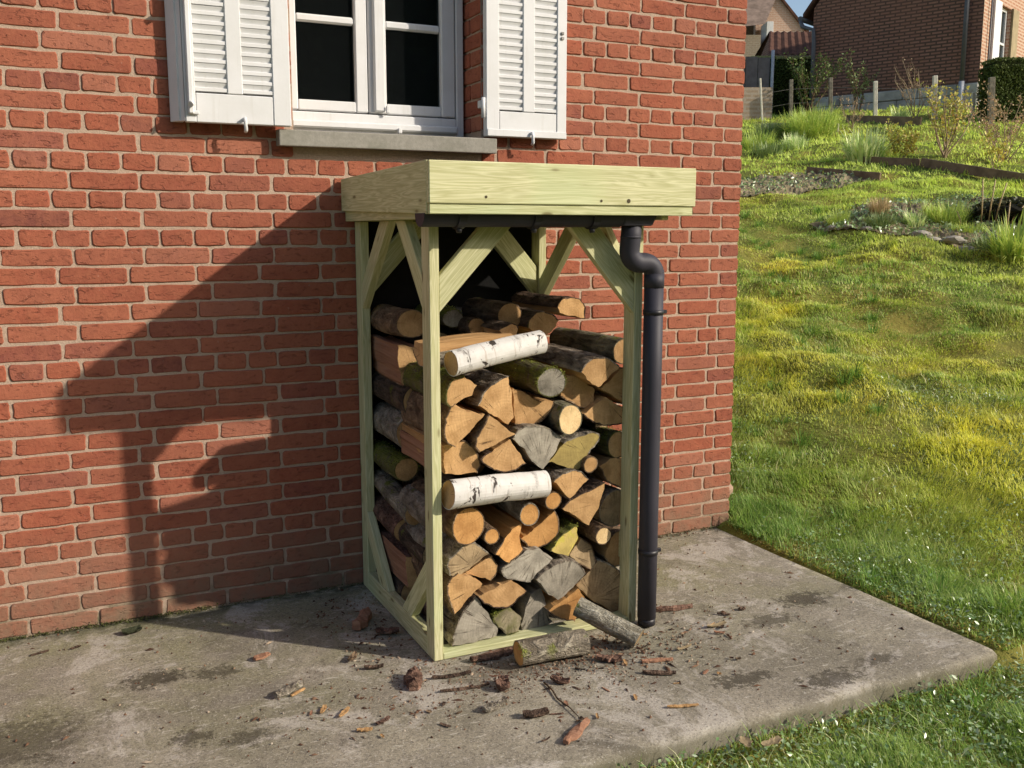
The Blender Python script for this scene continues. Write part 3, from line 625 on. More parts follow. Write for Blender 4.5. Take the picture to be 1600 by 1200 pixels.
 ('split_log', 'P', [(1.5081, 0.2261), (1.5684, 0.2616), (1.6585, 0.269), (1.7161, 0.2084), (1.668, 0.1626), (1.6021, 0.1262), (1.5528, 0.1663)], [0, 1, 2], 5, -0.8, 0.42, 'grey', 'ridged', 'lower one of the two silver grey cracked logs in the lower middle'),
 ('split_log', 'P', [(1.7046, 0.1473), (1.7891, 0.2368), (1.8684, 0.1934), (1.9098, 0.1219), (1.9117, 0.0295), (1.8629, 0.018), (1.7741, 0.0809)], [1, 2, 3], 6, -0.75, 0.4, 'greytan', 'greyb', 'big brown split block at the bottom right of the stack, behind the leaning log'),
 ('split_log', 'P', [(1.1779, 0.2484), (1.2116, 0.2875), (1.2637, 0.2721), (1.3028, 0.2368), (1.2632, 0.1997), (1.2027, 0.1374)], [5, 0], 3, -0.8, 0.42, 'tan', 'brown', 'tall tan wedge low beside the front left post'),
 ('split_log', 'P', [(1.2874, 0.192), (1.3703, 0.2223), (1.417, 0.2317), (1.4723, 0.1856), (1.417, 0.1457), (1.3701, 0.1397), (1.3239, 0.1602)], [3, 4, 5, 6], 2, -0.8, 0.42, 'tan', 'black', 'wide tan wedge with dark bark below, in the lowest rows at the left'),
 ('split_log', 'P', [(1.1908, 0.0299), (1.2179, 0.1164), (1.2826, 0.1893), (1.3206, 0.135), (1.3668, 0.0599), (1.3628, 0.033), (1.2663, 0.0228)], [0, 1], 4, -0.79, 0.42, 'grey', 'ridged', 'large grey wedge at the bottom left corner of the stack'),
 ('split_log', 'P', [(1.3514, 0.1074), (1.4139, 0.1285), (1.4615, 0.0803), (1.4473, 0.0338), (1.4139, 0.031), (1.3707, 0.0652)], [3, 4, 5, 0], 1, -0.79, 0.42, 'mossgrey', 'moss', 'small moss stained grey wedge in the bottom row'),
 ('split_log', 'P', [(1.4674, 0.0452), (1.5074, 0.1559), (1.5479, 0.1734), (1.594, 0.0338), (1.512, 0.0088), (1.4715, 0.0194)], [4, 3], 2, -0.77, 0.42, 'grey', 'greyb', 'blue grey upright wedge in the bottom row, left of the ground log'),
 ('split_log', 'P', [(1.5602, 0.0991), (1.6791, 0.1642), (1.7065, 0.1252), (1.6655, 0.0422), (1.6221, 0.0577), (1.5807, 0.078)], [3, 4, 5], 0, -0.81, 0.42, 'orange', 'brown', 'orange wedge that the leaning log rests on'),
 ('round_log', 'R', (1.5664, 1.1355, 0.0534, 0.0498), None, None, -0.47, 0.36, 'tan', 'dark', 'shaded round log with oval end in the middle of the top row'),
 ('split_log', 'P', [(1.6063, 1.0972), (1.6186, 1.1338), (1.6686, 1.1528), (1.7297, 1.1184), (1.7028, 1.0781), (1.6649, 1.0535)], [0, 1, 2], 4, -0.55, 0.42, 'tan', 'dark', 'half lit split log at the top, left of the long dark log'),
 ('round_log', 'R', (1.4528, 1.096, 0.0396, 0.0333), None, None, -0.42, 0.36, 'tan', 'dark', 'dim small log behind the crosswise half log'),
 ('round_log', 'R', (1.3925, 1.1212, 0.0451, 0.0364), None, None, -0.33, 0.3, 'grey', 'moss', 'dark mossy log in the shade behind the front left post'),
 ('split_log', 'P', [(1.4746, 1.0936), (1.5269, 1.117), (1.5529, 1.0976), (1.5448, 1.0685), (1.4987, 1.0633)], [0, 1], 3, -0.57, 0.4, 'tan', 'dark', 'small tan piece just over the upper birch log'),
]
# ---------------------------------------------------------------- the log store
store = empty('log_store', (1.51, -.42, 0), 'green tinged timber log store with dark gutter and downpipe, standing against the brick wall', 'log store')
SI = Matrix.Translation((-1.51, .42, 0))
def tos(o): o.parent = store; o.matrix_basis = SI @ o.matrix_basis; return o
YF, YB, XL, XR = -.828, -.012, 1.110, 1.920; T = .034
tos(box('shade_panel', 1.112, 1.900, -.0105, -.0045, 0.0, 1.60, M_FELT_SHADE))  # black sheet added where the back of the store is only in shade
for x in (XL, XR - T):
    for y0, y1 in ((YF, YF + .07), (YB - .07, YB)): 
        tos(plank('post', (x + T / 2, (y0 + y1) / 2, 0), (x + T / 2, (y0 + y1) / 2, 1.487), (0, 1, 0), .07, T, M_TIM))
    xc = x + T / 2
    tos(plank('side_rail', (xc, YB - .071, .0375), (xc, YF + .071, .0375), (0, 0, 1), .075, T, M_TIM))
    tos(plank('brace', (xc, YB - .071, 1.200), (xc, -.375, 1.487), (0, 1, 1), .072, T - .003, M_TIM, c0=(0, 1, 0), c1=(0, 0, 1)))
    tos(plank('brace', (xc, YF + .071, 1.250), (xc, -.545, 1.487), (0, 1, -1), .072, T - .003, M_TIM, c0=(0, 1, 0), c1=(0, 0, 1)))
    tos(plank('brace', (xc, YB - .071, .280), (xc, -.282, .0755), (0, 1, -1), .070, T - .003, M_TIM, c0=(0, 1, 0), c1=(0, 0, 1)))
    tos(plank('brace', (xc, YF + .071, .290), (xc, -.545, .0755), (0, 1, 1), .070, T - .003, M_TIM, c0=(0, 1, 0), c1=(0, 0, 1)))
tos(plank('front_rail', (XL + T + .001, YF + .036, .011), (XR - T - .001, YF + .036, .011), (0, 1, 0), .070, .022, M_TIM))
for y, s in ((YF + .0175, 1), (YB - .045, 2)):
    tos(plank('brace', (XL + T, y, 1.2475), (XL + .258, y, 1.487), (1, 0, -1), .080, T - .004, M_TIM, c0=(1, 0, 0), c1=(0, 0, 1)))
    tos(plank('brace', (XR - T - .0, y, 1.228), (XR - .258, y, 1.487), (1, 0, 1), .088, T - .004, M_TIM, c0=(1, 0, 0), c1=(0, 0, 1)))
tos(plank('top_rail', (1.088, YB + .001, 1.509), (1.088, -.925, 1.509), (0, 0, 1), .042, .028, M_TIM)); tos(plank('top_rail', (1.942, YB, 1.509), (1.942, -.925, 1.509), (0, 0, 1), .042, .028, M_TIM))
tos(plank('top_rail', (1.103, YF - .014, 1.509), (1.927, YF - .014, 1.509), (0, 0, 1), .042, .026, M_TIM)); tos(plank('top_rail', (1.103, YB - .03, 1.509), (1.927, YB - .03, 1.509), (0, 0, 1), .042, .03, M_TIM))
for k in range(6):
    y0 = -.945 + k * .155; tos(plank('roof_board', (1.084, y0 + .077, 1.575 - .0), (2.010, y0 + .077, 1.575), (0, 1, 0), .152, .018, M_TIM))
tos(box('roofing_felt', 1.084, 2.010, -.946, -.014, 1.5855, 1.590, M_FELT_SHADE))
def board8(name, f, M_):     # tapered side board, grain along y
    o = mesh(name, f, [(0, 1, 2, 3), (7, 6, 5, 4), (0, 4, 5, 1), (1, 5, 6, 2), (2, 6, 7, 3), (3, 7, 4, 0)], [M_]); bevel_me(o.data, .0015); return o
def tapered(x0, x1):
    o = board8('fascia_board', [(0, -.012, 0), (.946 - .012, -.012, -.026), (.934, -.012, .135), (0, -.012, .121), (0, .012, 0), (.934, .012, -.026), (.934, .012, .135), (0, .012, .121)], M_TIM)
    o.matrix_basis = Matrix(((0, 1, 0, (x0 + x1) / 2), (-1, 0, 0, -.012), (0, 0, 1, 1.528), (0, 0, 0, 1))); tos(o)
tapered(1.060, 1.082); tapered(2.012, 2.034)
tos(plank('fascia_board', (1.059, -.959, 1.5975), (2.036, -.959, 1.5975), (0, 0, 1), .129, .022, M_TIM, bev=.003))
tos(plank('fascia_lip', (1.062, -.956, 1.517), (2.028, -.956, 1.517), (0, 0, 1), .030, .016, M_TIM, bev=.002))
for x, z in ((1.247, 1.555), (1.66, 1.548), (1.765, 1.549)): tos(tube('knot', [(x, -.9703, z), (x, -.9712, z)], .0045 if x < 1.7 else .007, m_plain('dark_knot', (.07, .05, .02)) if x == 1.247 else bpy.data.materials['dark_knot'], None, 10))
# gutter: open half pipe with thickness
gv = []; gf = []; N_ = 14; GX = (1.062, 1.775); ay, az_, gr = -.893, 1.503, .040
for xi, x in enumerate(GX):
    for r_ in (gr, gr - .003):
        for k in range(N_ + 1):
            a = math.pi + math.pi * k / N_; gv.append((x, ay + r_ * math.cos(a), az_ + r_ * math.sin(a)))
m_ = N_ + 1
for k in range(N_):
    gf += [(k, k + 1, 2 * m_ + k + 1, 2 * m_ + k), (m_ + k, 3 * m_ + k, 3 * m_ + k + 1, m_ + k + 1)]
gf += [(0, 2 * m_, 3 * m_, m_), (N_, m_ + N_, 3 * m_ + N_, 2 * m_ + N_)]
gut = tos(mesh('gutter', gv, gf, [M_PIPE]))
def endcap(x0, x1, s=1.05):
    v = []; 
    for x in (x0, x1): v += [(x, ay + gr * s * math.cos(math.pi + math.pi * k / N_), az_ + .002 + gr * s * math.sin(math.pi + math.pi * k / N_)) for k in range(N_ + 1)]
    f = [tuple(range(N_, -1, -1)), tuple(range(m_, 2 * m_))] + [(k, k + 1, m_ + k + 1, m_ + k) for k in range(N_)] + [(0, m_, 2 * m_ - 1, N_)]
    return mesh('end_cap', v, f, [M_PIPE])
def underg(o): o.parent = gut; o.matrix_basis = SI.inverted() @ Matrix.Identity(4) @ SI @ o.matrix_basis; return o
for o in (endcap(1.056, 1.0615),): o.parent = gut
for x in (1.185, 1.449, 1.668):
    pts = [(x, ay + (gr + .006) * math.cos(math.pi + math.pi * k / 12), az_ + (gr + .006) * math.sin(math.pi + math.pi * k / 12)) for k in range(13)]
    o = mesh('bracket', [(px + dx, ay + r_ * math.cos(math.pi + math.pi * k / 12), az_ + r_ * math.sin(math.pi + math.pi * k / 12)) for px, dx in ((x, -.013), (x, .013)) for r_ in (gr + .0008, gr + .007) for k in range(13)],
             [(k, k + 1, 26 + k + 1, 26 + k) for k in range(12)] + [(13 + k, 39 + k, 39 + k + 1, 13 + k + 1) for k in range(12)] + [(k, 13 + k, 14 + k, k + 1) for k in range(12)] + [(26 + k, 27 + k, 40 + k, 39 + k) for k in range(12)], [M_CLIP], gut)
    o = tube('bracket_nose', [(x, ay - .004, az_ - gr - .002), (x, ay - .006, az_ - gr - .018)], [.012, .008], M_CLIP, gut, 10)
# running outlet: trapezoid box with spout
ov = []
for x, z, hw in ((1.768, 1.536, .041), (1.925, 1.536, .041), (1.776, 1.468, .033), (1.892, 1.468, .033)):
    ov += [(x, ay - hw, z), (x, ay + hw, z)]
o = mesh('gutter_outlet', ov, [(0, 1, 3, 2), (4, 6, 7, 5), (0, 2, 6, 4), (1, 5, 7, 3), (0, 4, 5, 1), (2, 3, 7, 6)], [M_PIPE]); bevel_me(o.data, .006, 2); tos(o)
dp = tos(tube('downpipe', [(1.938, -.872, 1.315), (1.938, -.872, .9), (1.938, -.872, .5), (1.938, -.872, .030)], .0345, M_PIPE, None, 28))
def arc(cx, cz, r_, a0, a1, y, n=8): return [(cx + r_ * math.cos(R(a0 + (a1 - a0) * k / n)), y, cz + r_ * math.sin(R(a0 + (a1 - a0) * k / n))) for k in range(n + 1)]
path = [(1.833, -.885, 1.478), (1.833, -.880, 1.430), (1.833, -.874, 1.392)] + [(x, -.872, z) for x, _, z in arc(1.878, 1.386, .045, 180, 270, 0)][1:] + [(x, -.872, z) for x, _, z in arc(1.893, 1.296, .045, 90, 0, 0)] + [(1.938, -.872, 1.285)]
o = tube('elbow', path, .0352, M_PIPE, dp, 28)
for z, r_, h_ in ((1.430, .0362, .008), (1.278, .0358, .05), (.275, .0356, .006)): tube('socket', [(1.833 if z > 1.4 else 1.938, -.880 if z > 1.4 else -.872, z - h_ / 2), (1.833 if z > 1.4 else 1.938, -.880 if z > 1.4 else -.872, z + h_ / 2)], r_, M_PIPE, dp, 28)
for z in (1.167, .285):
    tube('pipe_clip', [(1.938, -.872, z - .009), (1.938, -.872, z + .009)], .0368, M_CLIP, dp, 28); box('clip_lug', 1.972, 1.992, -.880, -.868, z - .007, z + .007, M_CLIP, dp, .002)
tube('pipe_shoe', [(1.938, -.872, .004), (1.938, -.872, .031)], .0325, M_CLIP, dp, 24)

# ---------------------------------------------------------------- firewood
LRS = np.random.RandomState(33)
def leaves(name, C, s, mat, parent=None, up=.5, el=.55, rs_=None):
    """pointed four-sided leaves, two triangles folded along the midrib"""
    rs_ = rs_ or LRS; n = len(C); d = rs_.normal(size=(n, 3)); d[:, 2] += up; d /= np.linalg.norm(d, axis=1)[:, None]
    t = np.cross(d, rs_.normal(size=(n, 3))); t /= np.linalg.norm(t, axis=1)[:, None]; b = np.cross(d, t); s = np.asarray(s)[:, None] if np.ndim(s) else s
    V = np.stack([C - t * s, C - b * s * el + d * s * .12, C + t * s, C + b * s * el + d * s * .12], 1).reshape(-1, 3)
    f = (np.array([[0, 1, 2], [0, 2, 3]])[None] + (np.arange(n) * 4)[:, None, None]).ravel()
    return npmesh(name, V, np.full(2 * n, 3), f, [mat], parent)
M_MOSS = leafy('moss_cushion', [(.07, .09, .015), (.15, .18, .03), (.27, .29, .05), (.10, .09, .04)], .3, .9, .1)
def catmull(p0, p1, p2, p3, t): return tuple(.5 * ((2 * b) + (-a + c) * t + (2 * a - 5 * b + 4 * c - d) * t * t + (-a + 3 * b - 3 * c + d) * t ** 3) for a, b, c, d in zip(p0, p1, p2, p3))
def section_poly(pts, bark, rn):
    ar = sum(pts[i][0] * pts[(i + 1) % len(pts)][1] - pts[(i + 1) % len(pts)][0] * pts[i][1] for i in range(len(pts)))
    n = len(pts); bk = [i in bark for i in range(n)]
    if ar < 0: pts = pts[::-1]; bk = [bk[(n - 2 - i) % n] for i in range(n)]
    out = []; fl = []
    for i in range(n):
        a, b = pts[i], pts[(i + 1) % n]; L = math.dist(a, b); m = max(2, int(L / .011))
        p0 = pts[i - 1] if bk[i - 1] and bk[i] else a; p3 = pts[(i + 2) % n] if bk[(i + 1) % n] and bk[i] else b
        nx_, nz_ = (b[1] - a[1]) / L, -(b[0] - a[0]) / L
        ph = rn.uniform(0, 6)
        for k in range(m):
            t = k / m
            if bk[i]: q = catmull(p0, a, b, p3, t)
            else: q = (a[0] + (b[0] - a[0]) * t, a[1] + (b[1] - a[1]) * t)
            j = rn.uniform(-.0018, .0018) + (0 if k == 0 else .0024 * math.sin(ph + t * 6))
            out.append((q[0] + nx_ * j, q[1] + nz_ * j)); fl.append(bk[i])
    return out, fl
def section_round(rx, rz, rn, n=30):
    ph = [rn.uniform(0, 6.28) for _ in range(4)]; out = []
    for k in range(n):
        a = 2 * math.pi * k / n; f = 1 + .025 * math.sin(2 * a + ph[0]) + .018 * math.sin(3 * a + ph[1]) + .010 * math.sin(7 * a + ph[2])
        out.append((rx * f * math.cos(a), rz * f * math.sin(a)))
    return out, [True] * n
def log_object(name, sec, fl, L, end, bk, M, label, cat, group, seed, thick=.0045, split=None):
    """wood core = the thing; bark shell = its child. local origin on the pith of the near end, y runs along the log"""
    rn = random.Random(seed); n = len(sec); K = max(6, int(L / .022)); V = []; F = []; MI = []
    bend = (rn.uniform(-.010, .010) * L / .4, rn.uniform(-.006, .006) * L / .4); tap = rn.uniform(-.06, .05)
    ends = (rn.uniform(-.10, .10), rn.uniform(-.10, .10))
    if name == 'birch_log': bend = (.003, .004); tap = -.06; ends = (.04, .06)
    def yy(k, p):
        y = L * k / K
        if k == 0: y += ends[0] * p[0] + ends[1] * p[1]
        return y
    rings = []; sd_ = rn.uniform(0, 99)
    for k in range(K + 1):
        s = 1 + tap * k / K; bx = bend[0] * math.sin(math.pi * k / K); bz = bend[1] * math.sin(math.pi * k / K)
        ring = []
        for i, p in enumerate(sec):
            f = s + (0 if k == 0 else (.020 if name != 'birch_log' else .05) * noise.noise(Vector((i * .35, k * .35, sd_))))
            ring.append((p[0] * f + bx, yy(k, p), p[1] * f + bz))
        rings.append(ring); V += ring
    for k in range(K):
        for i in range(n):
            F.append((k * n + i, (k + 1) * n + i, (k + 1) * n + (i + 1) % n, k * n + (i + 1) % n)); MI.append(1)
    F.append(tuple(range(n))); MI.append(0); F.append(tuple(K * n + i for i in range(n - 1, -1, -1))); MI.append(0)
    core = mesh(name, V, F, [m_end(end), m_split(split or end)], None, midx=MI, M=M)
    tag(core, label, cat, group)
    # bark
    BV = []; BF = []; idx = {}
    def nrm(i):
        a = sec[i - 1]; b = sec[(i + 1) % n]; dx, dz = b[0] - a[0], b[1] - a[1]; l = math.hypot(dx, dz) or 1; return dz / l, -dx / l
    rough = {'ridged': 1.0, 'black': 1.1, 'moss': .9, 'greenish': .7, 'dark': .8, 'birch': .06, 'redbark': 1.0}.get(bk, .45)
    has = [fl[i] or fl[i - 1] for i in range(n)]
    for i in range(n):
        if not has[i]: continue
        nx_, nz_ = nrm(i)
        for k in range(K + 1):
            x, y, z = rings[k][i]
            t = thick * (1 + rough * (.55 * noise.noise(Vector((i * .9, k * .28, sd_ + 7))) + .5 * noise.noise(Vector((i * 2.3, k * .8, sd_ + 3)))))
            if k in (0, K): y += (-.0006 if k == 0 else .0006)
            idx[(i, k, 0)] = len(BV); BV.append((x, y, z)); idx[(i, k, 1)] = len(BV); BV.append((x + nx_ * t, y, z + nz_ * t))
    for i in range(n):
        if not fl[i]: continue
        j = (i + 1) % n
        for k in range(K): BF.append((idx[(i, k, 1)], idx[(i, k + 1, 1)], idx[(j, k + 1, 1)], idx[(j, k, 1)]))
        BF.append((idx[(i, 0, 0)], idx[(i, 0, 1)], idx[(j, 0, 1)], idx[(j, 0, 0)])); BF.append((idx[(i, K, 0)], idx[(j, K, 0)], idx[(j, K, 1)], idx[(i, K, 1)]))
        if not fl[i - 1]:
            for k in range(K): BF.append((idx[(i, k, 0)], idx[(i, k + 1, 0)], idx[(i, k + 1, 1)], idx[(i, k, 1)]))
        if not fl[j]:
            for k in range(K): BF.append((idx[(j, k, 0)], idx[(j, k, 1)], idx[(j, k + 1, 1)], idx[(j, k + 1, 0)]))
    if BF: mesh('bark', BV, BF, [m_bark(bk)], core, smooth=False)
    if BF and bk in ('moss', 'wet'):      # cushions of moss standing proud of the bark
        q = np.random.RandomState(seed); R3 = np.array(M.to_3x3()); B_ = np.array(BV)[1::2]; nrm_ = B_ / 1.0; up = (B_ @ R3.T)[:, 2]
        dens = np.array([noise.noise(Vector(v) * 14 + Vector((sd_, 0, 0))) for v in B_]); ok = (dens > (-.08 if bk == 'moss' else .22)) & (up > -.01)
        if ok.sum() > 4:
            C_ = B_[ok][q.randint(0, ok.sum(), 1500 if bk == 'moss' else 260)] + q.normal(0, .0045, (1500 if bk == 'moss' else 260, 3)); tag(leaves('moss', C_, q.uniform(.0012, .0036, len(C_)), M_MOSS, core, .3, .6, q), kind='stuff')
    return core
GRP = 'firewood stacked in the log store'
for n_, (kind, sh, geo, bark, pith, y, L, end, bk, label) in enumerate(LOGS):
    rn = random.Random(100 + n_)
    if sh == 'R':
        cx, cz, rx, rz = geo; th = .0035; sec, fl = section_round(rx - th, rz - th, rn); ox, oz = cx, cz
    else:
        ar = sum(geo[i][0] * geo[(i + 1) % len(geo)][1] - geo[(i + 1) % len(geo)][0] * geo[i][1] for i in range(len(geo)))
        sec, fl = section_poly(list(geo), bark, rn)
        gx_ = sum(p[0] for p in geo) / len(geo); gz_ = sum(p[1] for p in geo) / len(geo)
        if isinstance(pith, int): ox, oz = geo[pith]; ox += (gx_ - ox) * .12; oz += (gz_ - oz) * .12
        else: ox, oz = gx_, gz_
        sec = [((p[0] - gx_) * .985 + gx_ - ox, (p[1] - gz_) * .985 + gz_ - oz) for p in sec]
    M = Matrix.Translation((ox, y, oz)) @ Matrix.Rotation(rn.uniform(-.02, .02), 4, 'Z') @ Matrix.Rotation(rn.uniform(-.012, .012), 4, 'X')
    log_object(kind, sec, fl, L, end, bk, M, label, 'log', GRP, 200 + n_, thick=.0045 if sh == 'P' else .0035)
def round_log(name, p0, p1, rx, rz, end, bk, label, seed, group=GRP, th=.003):
    p0 = Vector(p0); d = Vector(p1) - p0; L = d.length; Yv = d.normalized(); Xv = Yv.cross(Vector((0, 0, 1))).normalized(); Zv = Xv.cross(Yv)
    M = Matrix((Xv, Yv, Zv)).transposed().to_4x4(); M.translation = p0; rn = random.Random(seed)
    sec, fl = section_round(rx - th, rz - th, rn); return log_object(name, sec, fl, L, end, bk, M, label, 'log', group, seed, thick=th)
def poly_log(name, p0, p1, pts, bark, end, bk, label, seed, split=None, group=GRP):
    p0 = Vector(p0); d = Vector(p1) - p0; L = d.length; Yv = d.normalized(); Xv = Yv.cross(Vector((0, 0, 1))).normalized(); Zv = Xv.cross(Yv)
    M = Matrix((Xv, Yv, Zv)).transposed().to_4x4(); M.translation = p0; rn = random.Random(seed)
    sec, fl = section_poly(pts, bark, rn); return log_object(name, sec, fl, L, end, bk, M, label, 'log', group, seed, split=split)
round_log('birch_log', (1.182, -.830, 1.022), (1.545, -.765, 1.070), .041, .043, 'tan', 'birch', 'upper white birch log lying crosswise on the stack, tilted up to the right', 301, th=.002)
round_log('birch_log', (1.164, -.835, .5815), (1.546, -.795, .566), .048, .050, 'tan', 'birch', 'lower white birch log lying crosswise in the middle of the stack', 302, th=.002)
poly_log('split_log', (1.165, -.600, 1.035), (1.50, -.590, 1.055), [(.055, .028), (-.055, .034), (-.062, .0), (-.020, -.045), (.035, -.045), (.062, .0)], [2, 3, 4], 'tan', 'ridged', 'half log lying crosswise with its pale flat side up, behind the upper birch log', 303)
round_log('round_log', (1.352, -.985, .0465), (1.600, -.995, .045), .045, .0445, 'orange', 'wet', 'round log with grey mossy bark lying on the concrete in front of the log store', 304, None)
round_log('round_log', (1.800, -1.035, .037), (1.650, -.862, .118), .036, .036, 'greytan', 'pale', 'long pale barked log leaning on the stack with its lower end on the concrete', 305, None)
# left column of the back row, seen through the open left side
poly_log('split_log', (1.205, -.370, .965), (1.205, -.030, .975), [(-.048, .070), (.045, .060), (.055, -.04), (-.030, -.080), (-.046, -.02)], [2], 'tan', 'brown', 'split log with smooth reddish side, between the left posts below the thick round log', 310, 'red')
round_log('round_log', (1.207, -.420, .828), (1.200, -.030, .842), .055, .057, 'tan', 'dark', 'dark brown barked log seen between the left posts, under the reddish split log', 311)
round_log('round_log', (1.225, -.340, .690), (1.215, -.030, .700), .072, .072, 'tan', 'greyb', 'fat grey barked log seen between the left posts, halfway up', 312)
poly_log('split_log', (1.215, -.620, .665), (1.210, -.350, .672), [(-.045, .040), (.050, .050), (.050, -.040), (-.040, -.045)], [1], 'tan', 'brown', 'short split log with a flat pinkish side just left of the front left post', 313, 'red')
round_log('round_log', (1.195, -.330, .552), (1.190, -.030, .560), .048, .048, 'tan', 'moss', 'thin green mossy log seen between the left posts, below the fat grey log', 314)
round_log('round_log', (1.215, -.620, .435), (1.212, -.340, .445), .056, .056, 'tan', 'greyb', 'grey smooth barked log just left of the front left post, at knee height', 315)
round_log('round_log', (1.192, -.430, .400), (1.188, -.030, .455), .042, .042, 'tan', 'wet', 'long olive brown log sloping down between the left posts', 316)
round_log('round_log', (1.200, -.330, .310), (1.196, -.030, .330), .060, .055, 'tan', 'redbark', 'dark reddish barked log low between the left posts', 317)
round_log('round_log', (1.205, -.600, .290), (1.205, -.340, .300), .052, .052, 'greytan', 'dark', 'dark round log low beside the front left post, seen from the side', 318)
poly_log('split_log', (1.205, -.420, .180), (1.205, -.030, .190), [(-.050, .060), (.045, .045), (.050, -.050), (-.045, -.060)], [0], 'tan', 'redbark', 'reddish brown split log above the lowest row, seen between the left posts', 319, 'red')
round_log('round_log', (1.210, -.370, .068), (1.210, -.030, .068), .060, .062, 'tan', 'dark', 'lowest dark log in the shade between the left posts', 320)
for q_, (x_, z_, r_) in enumerate([(1.845, .510, .036), (1.870, .722, .030), (1.872, .845, .034), (1.868, .300, .036), (1.80, .135, .04), (1.35, .785, .04), (1.46, .620, .035), (1.33, .520, .03)]):
    round_log('round_log', (x_, -.640, z_), (x_, -.300, z_), r_, r_, 'greytan', 'brown', ['thin log deep in the gap above the large grey cracked round log', 'thin log deep in the gap below the wide low wedge at the right post', 'thin log deep in the gap under the cracked pale wedge', 'thin log deep in the low gap beside the small pale round log', 'thin log deep in the gap behind the orange wedge under the leaning log', 'thin log deep in the gap below the tall tan wedge', 'thin log deep in the gap over the right half of the lower birch log', 'thin log hidden in the gap directly under the lower birch log'][q_], 380 + q_)
HID = 'logs in the dark rear row of the log store'
k = 0
for cx, zs in ((1.335, (.065, .185, .305, .425, .545, .665, .785, .905, 1.01)), (1.465, (.065, .185, .305, .425, .545, .665, .785, .905, 1.02)), (1.60, (.60, .72, .84, .96, 1.03)), (1.73, (.60, .72, .84, .96, 1.05)), (1.845, (.065, .185, .305, .425, .545, .665, .785, .905))):
    for z in zs:
        k += 1; r_ = .056 + .004 * math.sin(k * 2.3)
        round_log('round_log', (cx + .004 * math.sin(k), -.325, z), (cx, -.03, z), r_, r_, ('tan', 'greytan')[k % 2], ('dark', 'brown', 'greenish')[k % 3], 'dark log stacked in the rear row behind the front logs', 400 + k, HID)
# ---------------------------------------------------------------- loose bark and chips on the concrete
CHIPG = 'bark flakes scattered on the concrete'
CM = {k: m_bark(k) for k in ('redbark', 'black', 'brown', 'greyb')}
CM['chip'] = m_split('tan'); CM['redwood'] = m_split('red'); CM['leaf'] = m_plain('dead_leaf', (.30, .23, .13), .8); CM['darkleaf'] = m_plain('rotting_leaf', (.035, .040, .018), .8)
def chip(name, x, y, L, Wd, Tk, rz, mk, label, seed, curl=.0, zb=0.0, tilt=0.0, cat='bark', group=None):
    rn = random.Random(seed); nx_ = 9; V = []; F = []; z0 = zb
    top = []; bot = []
    for i in range(nx_):
        t = i / (nx_ - 1); w = Wd * (math.sin(math.pi * (.10 + .82 * t)) ** .45) * rn.uniform(.72, 1.1) / 2; xx = (t - .5) * L
        for j in range(4):
            u = -1 + 2 * j / 3; yy = u * w + rn.uniform(-.1, .1) * Wd; lift = curl * .7 * (u * u) * Wd + curl * .22 * L * (2 * t - 1) ** 2
            h = Tk * (1 - .35 * abs(u)) * rn.uniform(.75, 1.12)
            top.append((xx, yy, lift + h)); bot.append((xx + rn.uniform(-.001, .001), yy, lift))
    V = top + bot; n = len(top)
    for i in range(nx_ - 1):
        for j in range(3):
            a = i * 4 + j; F.append((a, a + 4, a + 5, a + 1)); F.append((n + a, n + a + 1, n + a + 5, n + a + 4))
    for i in range(nx_ - 1):
        a = i * 4; F.append((a, n + a, n + a + 4, a + 4)); a += 3; F.append((a, a + 4, n + a + 4, n + a))
    for a in (0, (nx_ - 1) * 4):
        for j in range(3): F.append((a + j, a + j + 1, n + a + j + 1, n + a + j) if a == 0 else (a + j, n + a + j, n + a + j + 1, a + j + 1))
    M = Matrix.Translation((x, y, z0)) @ Matrix.Rotation(rz, 4, 'Z') @ Matrix.Rotation(tilt, 4, 'Y')
    o = mesh(name, V, F, [CM[mk]], None, M=M)
    return tag(o, label, cat, group)
chip('bark_chunk', .993, -.951, .105, .060, .045, 1.25, 'redbark', 'chunky reddish bark block on the sunlit concrete in front of the front left post', 1)
chip('bark_strip', .614, -.834, .115, .032, .020, .55, 'greyb', 'curled grey brown bark strip with a pale chip beside it, left foreground', 2, .15)
chip('wood_chip', .638, -.850, .060, .014, .006, .6, 'chip', 'pale sliver tucked beside the curled grey bark strip', 3)
chip('wood_chip', .586, -.543, .060, .032, .012, .4, 'redwood', 'pinkish wood chip lying alone on the sunlit concrete left of the log store', 4, .1)
chip('bark_flake', .865, -.688, .060, .022, .012, .9, 'brown', 'small bark flake at the edge of the log store shadow', 5, .3)
chip('bark_flake', .908, -.791, .065, .018, .008, -.3, 'black', 'dark curled bark flake between the shadow edge and the chunky bark block', 6, .4)
chip('bark_shell', 1.240, -1.103, .075, .050, .022, 1.1, 'redbark', 'reddish cupped bark shell in front of the ground log', 7, .35)
chip('bark_piece', 1.161, -1.216, .090, .030, .020, .35, 'greyb', 'rough dark grey bark piece below the cupped bark shell', 8, .2)
chip('bark_piece', 1.250, -1.316, .080, .036, .012, -.2, 'black', 'crumbled two tone bark piece left of the long red strip', 9, .35)
chip('bark_strip', 1.315, -1.452, .150, .034, .014, .62, 'redwood', 'long flat red bark strip near the front edge of the concrete', 10, .02)
chip('bark_flake', 1.420, -1.155, .065, .030, .010, -.9, 'redbark', 'curled rusty bark flake to the right of the cupped bark shell', 11, .5)
chip('bark_strip', 1.750, -1.235, .110, .024, .010, -.55, 'black', 'narrow dark bark strip right of the ground log, near the downpipe', 12, .1)
chip('wood_chip', 1.800, -1.150, .110, .024, .010, -.25, 'redwood', 'flat pinkish wood chip just in front of the lower end of the leaning log', 13, .0)
chip('bark_piece', 1.650, -1.080, .085, .036, .018, -.6, 'redbark', 'reddish bark piece between the ground log and the leaning log', 14, .2)
